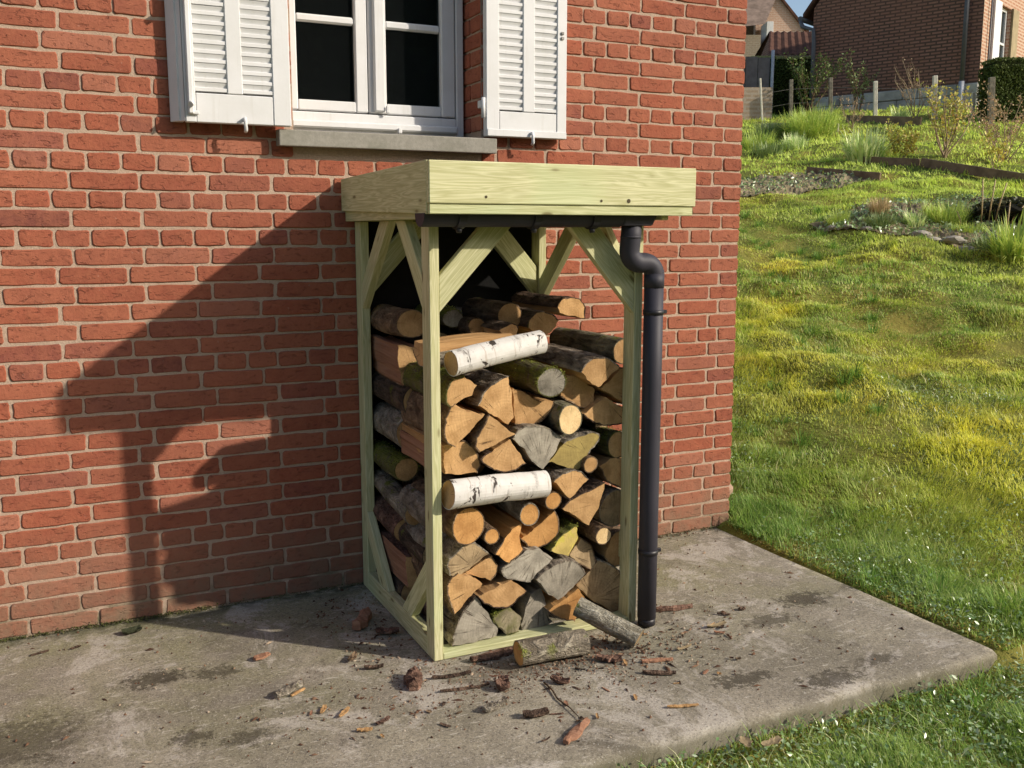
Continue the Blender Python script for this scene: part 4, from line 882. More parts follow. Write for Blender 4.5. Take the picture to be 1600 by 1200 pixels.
for k, (x, y, rz, l) in enumerate([(.681, -1.0, 1.1, .045), (.733, -1.047, .8, .060), (.825, -1.147, .5, .055), (.759, -1.174, -.3, .045)]):
    chip('wood_chip', x, y, l, .016, .006, rz, 'chip' if k != 2 else 'redbark', ['small oval tan chip, leftmost of the four tiny chips in the left foreground', 'slim tan splinter in the left foreground', 'ragged brown and tan chip in the left foreground', 'curled yellowish chip nearest the camera in the left foreground'][k], 20 + k, .2)
chip('bark_strip', 1.122, -.960, .130, .018, .008, -.12, 'black', 'thin black bark strip right in front of the front rail of the log store', 30, .2)
chip('bark_strip', 1.125, -1.060, .160, .014, .006, -.15, 'black', 'thin dark bark ribbon just beyond the chunky bark block', 31, .15)
chip('bark_strip', 1.311, -.880, .180, .040, .016, .10, 'redbark', 'long dark red bark strip lying along the front rail, left of the ground log', 32, .1)
chip('bark_chunk', .985, -.404, .140, .055, .040, 1.0, 'redwood', 'orange brown bark slab in the shade left of the log store', 33, .05)
chip('bark_flake', 1.040, -.535, .085, .040, .012, -.4, 'redbark', 'dark red bark flake in the shade against the left side rail', 34, .3)
chip('bark_strip', 2.110, -.790, .170, .028, .018, -.22, 'redbark', 'dark wooden stick lying right of the foot of the downpipe', 35, .0)
chip('dead_leaf', 2.168, -.995, .085, .022, .004, .05, 'leaf', 'pale curled dead leaf to the right of the leaning log', 36, .25, cat='leaf')
chip('dead_leaf', 1.943, -1.105, .070, .012, .006, .2, 'leaf', 'thin pale curl of bark near the end of the leaning log', 37, .2)
chip('bark_flake', 2.260, -.917, .050, .012, .008, -.7, 'black', 'small black splinter between the pale dead leaf and the wall', 38, .0)
chip('bark_flake', 2.355, -.906, .028, .022, .012, 0, 'black', 'small black crumb beside a dark stain on the right of the concrete', 39, .0)
chip('wood_chip', 1.689, -1.455, .100, .014, .005, -.3, 'chip', 'thin tan splinter near the front edge of the concrete on the right', 40, .1)
chip('dead_leaf', .202, -.127, .070, .045, .006, .3, 'darkleaf', 'dark green rotting leaf near the foot of the wall on the left', 41, .35, cat='leaf')
chip('bark_flake', -.104, -.174, .060, .012, .006, .3, 'black', 'dark splinter near the wall at the far left', 42, .0)
chip('bark_flake', .010, -.176, .035, .014, .006, .4, 'black', 'short black flake near the wall, right of the dark splinter', 43, .0)
chip('wood_chip', 1.733, -1.70, .050, .034, .006, 1.2, 'leaf', 'cream coloured fallen petal in the grass, left one of the pair below the concrete edge', 44, .2, zb=-.01, cat='leaf')
chip('wood_chip', 1.800, -1.733, .075, .030, .006, .1, 'leaf', 'cream coloured fallen petal in the grass, right one of the pair below the concrete edge', 45, .2, zb=-.01, cat='leaf')
tag(tube('twig', [(1.373, -1.132, .004), (1.372, -1.19, .006), (1.360, -1.25, .004), (1.365, -1.32, .006), (1.362, -1.391, .004)], [.003, .003, .0028, .002, .0012], CM['brown'], None, 6), 'thin dark twig running from the ground log towards the long red strip', 'twig')
rn = random.Random(77)
for k in range(42):
    x = rn.gauss(1.42, .42); y = rn.gauss(-1.12, .16)
    if rn.random() < .12: x = rn.uniform(-.1, 2.6); y = rn.uniform(-1.5, -.15)
    if y > -.87 or y < -1.55 or x < -.1: continue
    chip('bark_flake', x, y, rn.uniform(.012, .045), rn.uniform(.006, .014), rn.uniform(.0012, .0035), rn.uniform(0, 3.1), rn.choice(['redbark', 'black', 'brown', 'black', 'redwood', 'chip']), 'small brown bark flake scattered on the concrete in front of the log store', 500 + k, rn.choice([0, .2, .4]), cat='bark', group=CHIPG)
cr = np.random.RandomState(9); n = 2300
cx = cr.normal(1.45, .36, n); cy = cr.normal(-1.0, .13, n); m = cr.rand(n) < .22; cx[m] = cr.uniform(-.3, 2.85, m.sum()); cy[m] = cr.uniform(-1.55, -.02, m.sum())
m = cr.rand(n) < .10; cx[m] = cr.uniform(.9, 2.9, m.sum()); cy[m] = -np.abs(cr.normal(0, .03, m.sum()))
m = cr.rand(n) < .08; cx[m] = cr.uniform(.85, 1.1, m.sum()); cy[m] = cr.uniform(-.75, -.1, m.sum())
ok = (cy < -.005) & (cy > -1.56); cx, cy = cx[ok], cy[ok]; n = len(cx)
s = cr.uniform(.0015, .0065, n) * np.where(cr.rand(n) < .08, 1.7, 1); a = cr.uniform(0, 6.28, n); el = cr.uniform(.25, .9, n)
c, d = np.cos(a), np.sin(a); P0 = np.stack([cx, cy, np.full(n, -.002)], -1)
lg = np.where(cr.rand(n) < .25, cr.uniform(1.6, 3.2, n), 1.0); u = np.stack([c * s * lg, d * s * lg, 0 * c], -1); v = np.stack([-d * s * el, c * s * el, 0 * c], -1); top = np.stack([cr.uniform(-.3, .3, n) * s, cr.uniform(-.3, .3, n) * s, .0035 + cr.uniform(.2, .7, n) * s], -1)
V = np.stack([P0 - u, P0 - v, P0 + u, P0 + v, P0 + top], 1).reshape(-1, 3)
fi = (np.array([[0, 1, 4], [1, 2, 4], [2, 3, 4], [3, 0, 4]])[None] + (np.arange(n) * 5)[:, None, None]).reshape(-1)
kc = NM('bark_crumb', .9, .1); col = kc.ramp(kc.island(), [(0, (.05, .03, .022)), (.4, (.13, .065, .04)), (.75, (.20, .12, .075)), (.9, (.36, .25, .16)), (1, (.50, .43, .34))]); 
tag(npmesh('bark_crumbs', V, np.full(n * 4, 3), fi, [kc.done(col)]), kind='stuff')

# ---------------------------------------------------------------- grass and plants
def blades(name, x, y, z, L, Wd, lean, az, mat, parent=None, tip=.0, seg=2):
    n = len(x); ca, sa = np.cos(az), np.sin(az); px_, py_ = -sa, ca; base = np.stack([x, y, z], -1); rows = []
    rl = lean
    for k in range(seg + 1):
        t = k / seg; w = Wd * (1 - t) ** .6 if k < seg else 0 * Wd
        horiz = L * rl * t ** 1.7; up = L * np.sqrt(np.maximum(.05, 1 - rl ** 2)) * t - L * rl * .35 * t ** 3
        cen = base + np.stack([ca * horiz, sa * horiz, up], -1)
        if k < seg:
            o = np.stack([px_ * w / 2, py_ * w / 2, 0 * w], -1); rows += [cen - o, cen + o]
        else: rows.append(cen)
    V = np.stack(rows, 1); m = V.shape[1]; V = V.reshape(-1, 3); sizes = []; idx = []
    f = []
    for k in range(seg - 1): f.append([2 * k, 2 * k + 1, 2 * k + 3, 2 * k + 2])
    f.append([2 * (seg - 1), 2 * (seg - 1) + 1, 2 * seg]); flat = np.concatenate([np.array(q) for q in f]); sz = [len(q) for q in f]
    idx = (flat[None] + (np.arange(n) * m)[:, None]).ravel(); sizes = np.tile(sz, n)
    return npmesh(name, V, sizes, idx, [mat], parent)
gr_ = np.random.RandomState(21)
BEDS = [[(9.62, 6.87), (9.78, 5.70), (8.0, 6.0), (6.7, 7.1), (7.6, 8.6)],
        [(7.60, 4.60), (8.35, 4.72), (8.85, 4.55), (9.55, 4.28), (9.72, 3.75), (9.55, 3.3), (9.0, 2.0), (8.0, 2.1), (7.95, 2.75), (7.90, 3.3), (7.75, 3.8), (7.5, 4.2)]]
def inpoly(x, y, poly):
    c = np.zeros(x.shape, bool); n = len(poly); j = n - 1
    for i in range(n):
        xi, yi = poly[i]; xj, yj = poly[j]; t = ((yi > y) != (yj > y)) & (x < (xj - xi) * (y - yi) / ((yj - yi) or 1e-9) + xi); c ^= t; j = i
    return c
def wedge(n, r0, r1, a0=26, a1=68):
    r = np.sqrt(gr_.uniform(r0 * r0, r1 * r1, n)); a = np.radians(gr_.uniform(a0, a1, n)); return r * np.sin(a), -3.7655 + r * np.cos(a), r
X_, Y_, L_, W_, Le_, A_z = [], [], [], [], [], []
_G = np.random.RandomState(55).rand(128, 128)
def cl(x, y, f):      # smooth value noise, two octaves
    o = 0
    for m, a in ((f * .35, .65), (f * .8, .35)):
        u, v = x * m + 40, y * m + 40; i, j = np.floor(u).astype(int), np.floor(v).astype(int); fu, fv = u - i, v - j; fu = fu * fu * (3 - 2 * fu); fv = fv * fv * (3 - 2 * fv); i0, j0, i1, j1 = i % 128, j % 128, (i + 1) % 128, (j + 1) % 128
        o = o + a * ((_G[i0, j0] * (1 - fu) + _G[i1, j0] * fu) * (1 - fv) + (_G[i0, j1] * (1 - fu) + _G[i1, j1] * fu) * fv)
    return np.clip((o - .5) * 1.7 + .5, 0, 1)
def edge_d(x, y): return np.where(y < -1.6, np.where(x < 2.93, -1.6 - y, np.hypot(x - 2.93, y + 1.6)), x - 2.93)
for n, r0, r1, l0, w0 in ((300000, 1.6, 5.4, .060, .0040), (230000, 5.4, 8.5, .060, .0055), (170000, 8.5, 13.5, .062, .009), (100000, 13.5, 26, .085, .020)):
    x, y, r = wedge(n, r0, r1)
    cm = cl(x, y, 7.0) * .55 + cl(x, y, 24.0) * .45
    mz = np.clip((x - 3.5) / 1.5, 0, 1) * np.clip((9.0 - x) / 2, 0, 1) * cl(x, y, 1.9)
    k = gr_.rand(n) < np.where(r > 6.5, .60, .26) + 1.0 * cm ** 1.3
    k &= ~((x < 2.945 + .02 * np.sin(y * 23)) & (y > -1.612 + .012 * np.sin(x * 19)))
    k &= ~((x < 3.03) & (y > -.02))
    k &= ~((x < 2.97) & (y > -1.62))
    for b in BEDS: k &= ~(inpoly(x, y, b) & (gr_.rand(n) < .80))
    x, y, cm, mz = x[k], y[k], cm[k], mz[k]; n = len(x)
    L = l0 * gr_.uniform(.45, 1.35, n) * (.40 + 1.0 * cm) * (1 - .50 * mz) * np.clip(.25 + edge_d(x, y) / .30, .25, 1)
    X_.append(x); Y_.append(y); L_.append(L); W_.append(w0 * gr_.uniform(.6, 1.3, n)); Le_.append(gr_.uniform(.30, .97, n)); A_z.append(gr_.normal(0, .75, n) + 11 * cl(x, y, 4.5))
x, y, L, Wd, le, az = map(np.concatenate, (X_, Y_, L_, W_, Le_, A_z))
tag(blades('grass', x, y, H(x, y) - .004, L, Wd, le, az, M_GRASS), kind='stuff')
# flat weed leaves among the grass close by
x, y, r = wedge(90000, 1.6, 6.8); cm = cl(x, y, 3.3); k = (gr_.rand(len(x)) < cm ** 3 * .9 + .02) & ~((x < 2.955) & (y > -1.62)) & ~((x < 3.04) & (y > -.02)); x, y = x[k], y[k]
C_ = np.stack([x, y, H(x, y) + gr_.uniform(.006, .045, len(x))], -1)
M_WEED = leafy('weed_leaves', [(.13, .23, .075), (.22, .33, .12), (.26, .34, .17), (.10, .17, .06), (.33, .40, .24)], .3, .3, .6)
tag(leaves('lawn_weeds', C_, gr_.uniform(.004, .012, len(x)), M_WEED, up=1.6), kind='stuff')
x, y, r = wedge(15000, 1.7, 7.5); k = (gr_.rand(len(x)) < cl(x, y, 5.0) ** 2) & ~((x < 2.98) & (y > -1.64)) & ~((x < 3.06) & (y > -.02)); x, y = x[k], y[k]; n = len(x)
tag(blades('pale_grass', x, y, H(x, y) + .004, gr_.uniform(.05, .12, n), gr_.uniform(.002, .0045, n), gr_.uniform(.6, .98, n), gr_.uniform(0, 6.28, n), leafy('pale_grass_blades', [(.42, .50, .20), (.55, .58, .30), (.62, .56, .34)], .7, .4, .5), seg=3), kind='stuff')
n = 19000; t = gr_.rand(n); dd = np.abs(gr_.normal(0, .09, n)) - .004; y = np.where(t < .55, gr_.uniform(-1.62, -.05, n), -1.605 - dd); x = np.where(t < .55, 2.932 + dd, gr_.uniform(1.05, 2.98, n)); k = (gr_.rand(n) < .25 + cl(x, y, 9)); x, y, dd = x[k], y[k], dd[k]
tag(leaves('edge_moss', np.stack([x, y, H(x, y) + gr_.uniform(.0, .014, len(x))], -1), gr_.uniform(.002, .006, len(x)), leafy('edge_moss_leaf', [(.12, .10, .03), (.26, .22, .05), (.40, .34, .07), (.20, .13, .06), (.16, .20, .04)], .3, .8, .2), up=1.0, el=.7), kind='stuff')
x, y, r = wedge(420, 3.2, 12); k = (gr_.rand(len(x)) < cl(x, y, 2.5) * .8) & ~((x < 3.0) & (y > -1.66)) & ~((x < 3.2) & (y > -.02)) & ~inpoly(x, y, BEDS[0]) & ~inpoly(x, y, BEDS[1]); x, y = x[k], y[k]; nb = 70
tx = np.repeat(x, nb) + gr_.normal(0, .028, len(x) * nb); ty = np.repeat(y, nb) + gr_.normal(0, .028, len(x) * nb); n = len(tx); hh = np.repeat(gr_.uniform(.05, .12, len(x)), nb)
tag(blades('coarse_grass_tufts', tx, ty, H(tx, ty) - .004, hh * gr_.uniform(.5, 1.2, n), gr_.uniform(.003, .007, n), gr_.uniform(.2, .9, n), np.arctan2(ty - np.repeat(y, nb), tx - np.repeat(x, nb)), leafy('coarse_grass', [(.05, .11, .02), (.10, .19, .03), (.17, .27, .05)], .8, .6, .2), seg=3), kind='stuff')
# taller tufts at the corner of the house and along the slab
n = 3000; t = gr_.rand(n) * .6; x = np.where(t < .5, 2.97 + np.abs(gr_.normal(0, .13, n)), 2.95 + gr_.uniform(-.01, .05, n)); y = np.where(t < .5, gr_.normal(-.08, .16, n), gr_.uniform(-1.6, 0, n)); k = ~((x < 3.03) & (y > -.03)); x, y = x[k], y[k]
t2 = gr_.uniform(1.15, 2.95, 900); x = np.append(x, t2); y = np.append(y, -1.64 - np.abs(gr_.normal(0, .04, 900))); n = len(x)
tag(blades('edge_grass', x, y, H(x, y) - .004, gr_.uniform(.03, .10, n), gr_.uniform(.003, .006, n), gr_.uniform(.3, .95, n), gr_.uniform(0, 6.28, n), M_GRASS), kind='stuff')
# moss and fine litter in the joint between wall and slab
n = 5200; x = gr_.uniform(-.5, 3.0, n); y = -np.abs(gr_.normal(0, .010, n)) - .001; k = gr_.rand(n) < .25 + .75 * (cl(x, y, 7) > .5); x, y = x[k], y[k]; n = len(x)
C_ = np.stack([x, y, np.abs(gr_.normal(0, .006, n)) + .001], -1)
tag(leaves('moss', C_, gr_.uniform(.0015, .0045, n), leafy('moss_tufts', [(.045, .055, .018), (.07, .085, .022), (.11, .10, .04), (.16, .13, .08)], .1, .9, .1), up=1.2, el=.8), kind='stuff')

# garden beds
def patch(name, poly, st, off, amp, mat, label=None):
    xs = [p[0] for p in poly]; ys = [p[1] for p in poly]; gx = np.arange(min(xs), max(xs), st); gy = np.arange(min(ys), max(ys), st); X, Y = np.meshgrid(gx, gy); rr = np.random.RandomState(4)
    Z = H(X, Y) + off + amp * (rr.rand(*X.shape) ** 2); ok = inpoly(X, Y, poly); ny, nx = X.shape; F = []
    for j in range(ny - 1):
        for i in range(nx - 1):
            if ok[j, i] and ok[j, i + 1] and ok[j + 1, i] and ok[j + 1, i + 1]: a = j * nx + i; F.append((a, a + 1, a + nx + 1, a + nx))
    o = mesh(name, list(map(tuple, np.stack([X, Y, Z], -1).reshape(-1, 3))), F, [mat]); return tag(o, kind='structure')
ks = NM('tilled_earth', .95, .1); ns = ks.noise(ks.pos(), 9, 6, .7); M_EARTH = ks.done(ks.mix(ks.rng(ns, .35, .65), (.36, .30, .19), (.12, .10, .06)), ks.bump(ns, .8, .04))
patch('vegetable_bed', BEDS[0], .04, .008, .030, M_EARTH); patch('flower_bed', BEDS[1], .04, .008, .024, M_EARTH)
M_OLDWOOD = m_plain('rotting_plank', (.26, .19, .13), .9, .1, .2, 9, .5); M_CONC = m_plain('old_concrete', (.40, .37, .31), .9, .15, .2, 12, .5)
def hz(x, y): return float(H(x, y))
def edging(p, q, label, h=.14, t=.035, m=None):
    a = (p[0], p[1], hz(*p) + h * .28); b = (q[0], q[1], hz(*q) + h * .28); return tag(plank('edging_board', a, b, (0, 0, 1), h, t, m or M_OLDWOOD, bev=.006), label, 'garden edging')
edging((9.62, 6.90), (9.76, 5.70), 'dark edging board along the far side of the tilled vegetable bed')
edging((10.60, 6.92), (10.66, 5.90), 'low edging plank in front of the iris clump, left length', .11); edging((10.67, 5.88), (10.60, 4.2), 'low edging plank running to the right edge behind the lawn, right length', .12)
edging((13.15, 9.85), (13.50, 8.5), 'low brown retaining board in front of the fence posts', .20, .06); edging((11.6, 10.3), (12.35, 9.2), 'pale stone edge of the bed under the bright grass clump', .22, .08, M_CONC)
bx = gr_.uniform(6.6, 9.9, 26000); by = gr_.uniform(1.9, 8.7, 26000); k = (inpoly(bx, by, BEDS[0]) & (gr_.rand(26000) < .35 * cl(bx, by, 4))) | (inpoly(bx, by, BEDS[1]) & (gr_.rand(26000) < cl(bx, by, 5))); bx, by = bx[k], by[k]
tag(leaves('bed_weeds', np.stack([bx, by, H(bx, by) + gr_.uniform(.02, .07, len(bx))], -1), gr_.uniform(.010, .030, len(bx)), M_WEED, up=1.0), kind='stuff')
# plants
G1 = leafy('plant_bright_green', [(.22, .33, .06), (.32, .41, .08), (.42, .45, .11)], .45); G2 = leafy('iris_leaf_green', [(.30, .44, .14), (.44, .54, .20), (.66, .70, .38), (.22, .34, .09)], .35, .4)
G3 = leafy('yellow_leaf', [(.42, .40, .07), (.52, .44, .08), (.24, .27, .05), (.34, .20, .06)], .4); G4 = leafy('pinkish_twig_leaf', [(.42, .24, .15), (.30, .22, .12), (.46, .34, .20)], .4)
G5 = leafy('straw', [(.48, .38, .20), (.40, .30, .15), (.56, .47, .28)], .2); G6 = leafy('low_plant_green', [(.10, .16, .05), (.17, .24, .07), (.22, .26, .10)], .3); G7 = leafy('dark_hedge_leaf', [(.055, .080, .020), (.085, .115, .028), (.125, .15, .04)], .15, .7, .15)
G8 = leafy('hedge_top_leaf', [(.34, .34, .13), (.42, .40, .16), (.22, .25, .08)], .3, .7, .15); M_STEM = m_plain('pale_stem', (.34, .26, .17), .8, .1, .15, 20, .3)
def clump(name, x, y, n, h, spr, w, mat, label, cat='plant', lean=(.1, .8), z=None, seed=0):
    rs_ = np.random.RandomState(seed + int(abs(x * 100))); a = rs_.uniform(0, 6.28, n); rad = spr * np.sqrt(rs_.rand(n)); bx = x + rad * np.cos(a) * .55; by = y + rad * np.sin(a) * .55
    o = blades(name, bx, by, H(bx, by) - .01, h * rs_.uniform(.5, 1.25, n), w * rs_.uniform(.6, 1.2, n), rs_.uniform(lean[0], lean[1], n), a + rs_.normal(0, .5, n), mat, seg=4)
    return tag(o, label, cat)
def shrub(name, x, y, h, wdt, ns, nl, ls, lm, label, cat='shrub', seed=0, sm=None, low=.35):
    rn = random.Random(seed); z0 = hz(x, y); e = empty(name, (x, y, z0), label, cat); V = []; tips = []; pts = []
    SV = []; SF = []
    def br(p, d, L, r_, dep):
        n_ = 5; q = Vector(p); prev = None
        for k in range(n_ + 1):
            rr_ = r_ * (1 - .6 * k / n_); b0 = len(SV); u_ = d.orthogonal().normalized(); v_ = d.cross(u_).normalized()
            for j in range(4): a = j * math.pi / 2; SV.append(tuple(q + (u_ * math.cos(a) + v_ * math.sin(a)) * rr_))
            if prev is not None:
                for j in range(4): SF.append((prev + j, prev + (j + 1) % 4, b0 + (j + 1) % 4, b0 + j))
            prev = b0; pts.append((q.copy(), k / n_ + dep))
            if k < n_:
                d = (d + Vector((rn.uniform(-1, 1), rn.uniform(-1, 1), rn.uniform(-.3, .8))) * .16).normalized(); q = q + d * L / n_
                if dep < 2 and k >= 1 and rn.random() < .75: br(q, (d + Vector((rn.uniform(-1, 1), rn.uniform(-1, 1), rn.uniform(0, .8))) * .8).normalized(), L * .5, r_ * .55, dep + 1)
    for i in range(ns):
        a = 6.28 * i / ns + rn.uniform(-.3, .3); br((rn.uniform(-.03, .03), rn.uniform(-.03, .03), -.02), Vector((math.cos(a) * wdt / h, math.sin(a) * wdt / h, 1)).normalized(), h * rn.uniform(.75, 1.1), .011 * (h / .7), 0)
    mesh('stem', SV, SF, [sm or M_STEM], e)
    P_ = [p for p, t in pts if t > low]; rs_ = np.random.RandomState(seed); ix = rs_.randint(0, len(P_), nl); C_ = np.array([tuple(P_[i]) for i in ix]) + rs_.normal(0, ls * 1.1, (nl, 3))
    leaves('foliage', C_, ls * rs_.uniform(.5, 1.2, nl), lm, e, .5, .6, rs_); return e
clump('iris_clump', 10.70, 6.93, 260, .50, .46, .042, G2, 'clump of arching iris leaves standing behind the low edging plank', 'plant', (.1, .75))
clump('iris_clump', 10.95, 6.62, 70, .30, .22, .022, G1, 'small bright tuft just right of the iris clump', 'plant', (.2, .9))
clump('ornamental_grass', 11.97, 9.47, 1500, .50, .75, .018, G1, 'big bright yellow green mound of ornamental grass below the dark hedge', 'plant', (.1, .95))
clump('ornamental_grass', 11.5, 9.95, 380, .36, .40, .016, G6, 'smaller green tuft left of the bright ornamental grass mound', 'plant')
clump('garden_tuft', 10.9, 9.5, 320, .30, .45, .016, G1, 'loose green tuft at the left next to the corner of the brick wall', 'plant'); clump('garden_tuft', 10.55, 8.84, 320, .22, .45, .016, G6, 'low leafy tuft closest to the house corner on the left of the garden', 'plant')
clump('garden_tuft', 11.1, 8.84, 300, .22, .35, .014, G2, 'low greyish green tuft in front of the ornamental grass mound', 'plant')
clump('daffodil_clump', 14.08, 9.5, 160, .27, .34, .020, G2, 'small clump of pale green bulb leaves at the foot of the neighbour wall', 'plant')
clump('garden_tuft', 8.64, 3.68, 1100, .24, .38, .011, G1, 'brilliant green grass tuft in the middle of the flower bed', 'plant'); clump('dry_grass', 8.18, 4.15, 520, .23, .16, .007, G5, 'straw coloured dry grass tuft in the flower bed', 'plant', (.05, .5))
clump('garden_tuft', 7.79, 4.36, 420, .20, .20, .009, G1, 'green tuft at the left tip of the flower bed', 'plant'); clump('garden_tuft', 7.97, 3.93, 600, .14, .28, .009, G6, 'dark green low tuft at the front of the flower bed', 'plant')
clump('garden_tuft', 8.27, 3.75, 260, .16, .2, .018, G2, 'grey green leafy plant between the dry grass and the brilliant green tuft', 'plant'); clump('garden_tuft', 8.42, 3.2, 420, .12, .3, .009, G1, 'low green tuft along the stones of the flower bed', 'plant')
e = clump('broad_leaved_plant', 8.07, 2.40, 420, .38, .34, .028, G1, 'broad leaved bright plant at the right edge of the picture in the flower bed', 'plant', (.1, .95)); clump('garden_tuft', 8.15, 2.75, 260, .16, .25, .018, G6, 'dark leafy plant beside the broad leaved plant', 'plant')
shrub('rose_bush', 11.59, 6.32, .78, .42, 8, 620, .030, G3, 'rose bush with bare pale stems and small yellow leaves', seed=3, low=.7)
shrub('yellow_shrub', 11.07, 6.60, .36, .22, 7, 620, .026, G3, 'low yellow leaved shrub between the iris clump and the rose bush', seed=4)
shrub('pinkish_shrub', 11.65, 5.40, .62, .34, 8, 560, .024, G4, 'shrub with pinkish young shoots near the right edge of the picture', seed=5, low=.6)
shrub('yellow_shrub', 11.10, 5.08, .30, .12, 4, 200, .026, G3, 'tiny yellow leaved plant on a thin stem below the pinkish shrub', seed=6)
shrub('bare_shrub', 12.70, 9.25, .42, .22, 7, 120, .018, G4, 'almost bare light twiggy shrub right of the ornamental grass mound', seed=7)
shrub('bare_shrub', 14.05, 9.15, .65, .18, 6, 90, .018, G4, 'thin bare twigs in front of the stone base of the neighbour house', seed=8)
shrub('green_shrub', 14.0, 11.75, .80, .34, 7, 1300, .028, leafy('mid_green_leaf', [(.05, .09, .02), (.09, .14, .03), (.14, .18, .04)], .3), 'loose green bush in front of the dark hedge beside the far downpipe', seed=9, sm=CM['brown'])
shrub('green_shrub', 14.9, 11.35, .70, .26, 6, 500, .026, G6, 'thin leafy bush against the left part of the neighbour brick wall', seed=10, sm=CM['brown'])
rn = random.Random(12)
def stalks(name, pts, label, r_=.008, m=None):
    e = empty(name, (pts[0][0], pts[0][1], hz(*pts[0][:2])), label, 'plant')
    for x, y, dx, dy, h in pts:
        z = hz(x, y); x0, y0, z0 = e.location; tube('stalk', [(x - x0, y - y0, z - z0 - .02), (x - x0 + dx * .4, y - y0 + dy * .4, z - z0 + h * .5), (x - x0 + dx, y - y0 + dy, z - z0 + h)], [r_, r_, r_ * .8], m or G5, e, 6)
stalks('dead_stalks', [(8.75, 3.32, .0, .02, .46), (8.79, 3.27, .02, -.03, .44), (8.82, 3.22, .06, -.06, .42), (8.6, 3.42, -.04, .05, .20), (8.9, 3.12, .10, -.10, .22), (8.7, 2.98, .02, .0, .30), (8.85, 2.80, .05, -.02, .34)], 'pale dead stalks standing up from the flower bed')
stalks('dark_stalks', [(8.35, 3.95, .06, -.03, .26), (8.45, 3.85, .12, -.08, .24), (8.95, 3.75, .16, -.12, .26), (8.05, 4.30, -.05, .05, .18)], 'thin dark twigs sticking out of the flower bed', .005, CM['brown'])
ST_ = [(8.02, 3.42, .11), (7.99, 3.25, .09), (8.05, 3.05, .13), (8.0, 2.86, .10), (8.15, 2.7, .09), (7.78, 3.92, .07), (7.64, 4.25, .08), (7.7, 4.08, .06)]
for k, (x, y, s) in enumerate(ST_):
    bm = bmesh.new(); bmesh.ops.create_icosphere(bm, subdivisions=2, radius=s)
    for v in bm.verts: v.co *= 1 + .22 * noise.noise(v.co * 9 + Vector((k, 0, 0))); v.co.z *= .42; v.co.x *= .9
    me = bpy.data.meshes.new('edge_stone'); bm.to_mesh(me); bm.free(); o = link('edge_stone', me, None, [M_CONC]); o.location = (x, y, hz(x, y) + s * .12); o.rotation_euler = (0, 0, k)
    tag(o, ['pale flat edging stone near the middle of the flower bed front', 'second pale edging stone, just right of the middle one', 'largest pale edging stone, at the front right of the flower bed', 'pale edging stone between the largest one and the rightmost one', 'rightmost pale edging stone beside the dark leafy plant', 'small pale stone in front of the low dark green tuft', 'small stone at the left tip of the flower bed', 'small stone between the left tip and the low dark green tuft'][k], 'stone', 'edging stones of the flower bed')
bm = bmesh.new(); bmesh.ops.create_icosphere(bm, subdivisions=2, radius=.07)
for v in bm.verts: v.co *= 1 + .25 * noise.noise(v.co * 12); v.co.z *= .7
me = bpy.data.meshes.new('stone'); bm.to_mesh(me); bm.free(); o = link('stone', me, None, [m_plain('pink_stone', (.42, .28, .20), .9)]); o.location = (3.13, .25, hz(3.13, .25) + .05); tag(o, 'pinkish stone lying in the grass at the corner of the brick wall', 'stone')
# dead leaf pile / dark pit in the bed
bm = bmesh.new(); bmesh.ops.create_icosphere(bm, subdivisions=3, radius=.42)
for v in bm.verts: v.co *= 1 + .3 * noise.noise(v.co * 4); v.co.z *= .42
me = bpy.data.meshes.new('compost_heap'); bm.to_mesh(me); bm.free(); o = link('compost_heap', me, None, [m_plain('black_earth', (.018, .018, .011), .95, .1, .2, 12, .8)]); o.location = (9.25, 3.35, hz(9.25, 3.35) + .02)
tag(o, 'dark heap of earth and rotting leaves at the back of the flower bed', 'compost heap'); rs_ = np.random.RandomState(2)
C_ = rs_.normal(size=(900, 3)); C_ /= np.linalg.norm(C_, axis=1)[:, None]; C_ *= .44; C_[:, 2] = np.abs(C_[:, 2]) * .42; leaves('foliage', C_, rs_.uniform(.02, .05, 900), leafy('rotting_green', [(.02, .03, .01), (.06, .07, .02), (.12, .11, .05)], .2), o, .5, .7, rs_)

# fence posts and wire
FP = [((12.734, 11.627, 3.545), (12.690, 11.70, 4.36), .022, 'thin leaning stake, leftmost of the row along the neighbour plot'), ((13.495, 11.708, 3.687), (13.47, 11.72, 4.39), .042, 'grey post in front of the dark hedge, second from the left'),
      ((13.985, 11.141, 3.677), (13.953, 11.156, 4.38), .042, 'grey post right of the far downpipe, third from the left'), ((14.176, 10.178, 3.552), (14.142, 10.195, 4.20), .042, 'sunlit concrete post before the middle of the stone base'),
      ((14.401, 9.007, 3.40), (14.356, 9.029, 4.15), .046, 'tallest sunlit concrete post, left of the zinc foot of the near downpipe'), ((15.01, 8.715, 3.455), (14.983, 8.728, 3.87), .034, 'short white post at the left edge of the tall hedge'),
      ((14.32, 7.78, 3.20), (14.27, 7.80, 3.95), .055, 'dark weathered post in front of the tall hedge at the right')]
M_POST = m_plain('concrete_post', (.72, .68, .56), .9, .15, .10, 15, .5); M_POSTD = m_plain('weathered_post', (.27, .24, .19), .9, .1, .2, 15, .5)
for k, (a, b, w, lab) in enumerate(FP):
    dirty = k in (1, 2, 6); a = (a[0], a[1], min(a[2], hz(a[0], a[1])) - .15)
    tag(plank('fence_post', a, b, (1, -.6, 0), w * 1.6, w * 1.6, M_POSTD if dirty else M_POST, bev=.006), lab, 'post')
for z_, lab in ((.25, 'lower wire strung between the fence posts'), (.52, 'upper wire strung between the fence posts')):
    tag(tube('fence_wire', [Vector(a) * (1 - t_) + Vector(b) * t_ for a, b, w, l_ in FP[:5] for t_ in [z_ / max(.4, b[2] - a[2])]], .0035, M_METAL, None, 5), lab, 'wire')

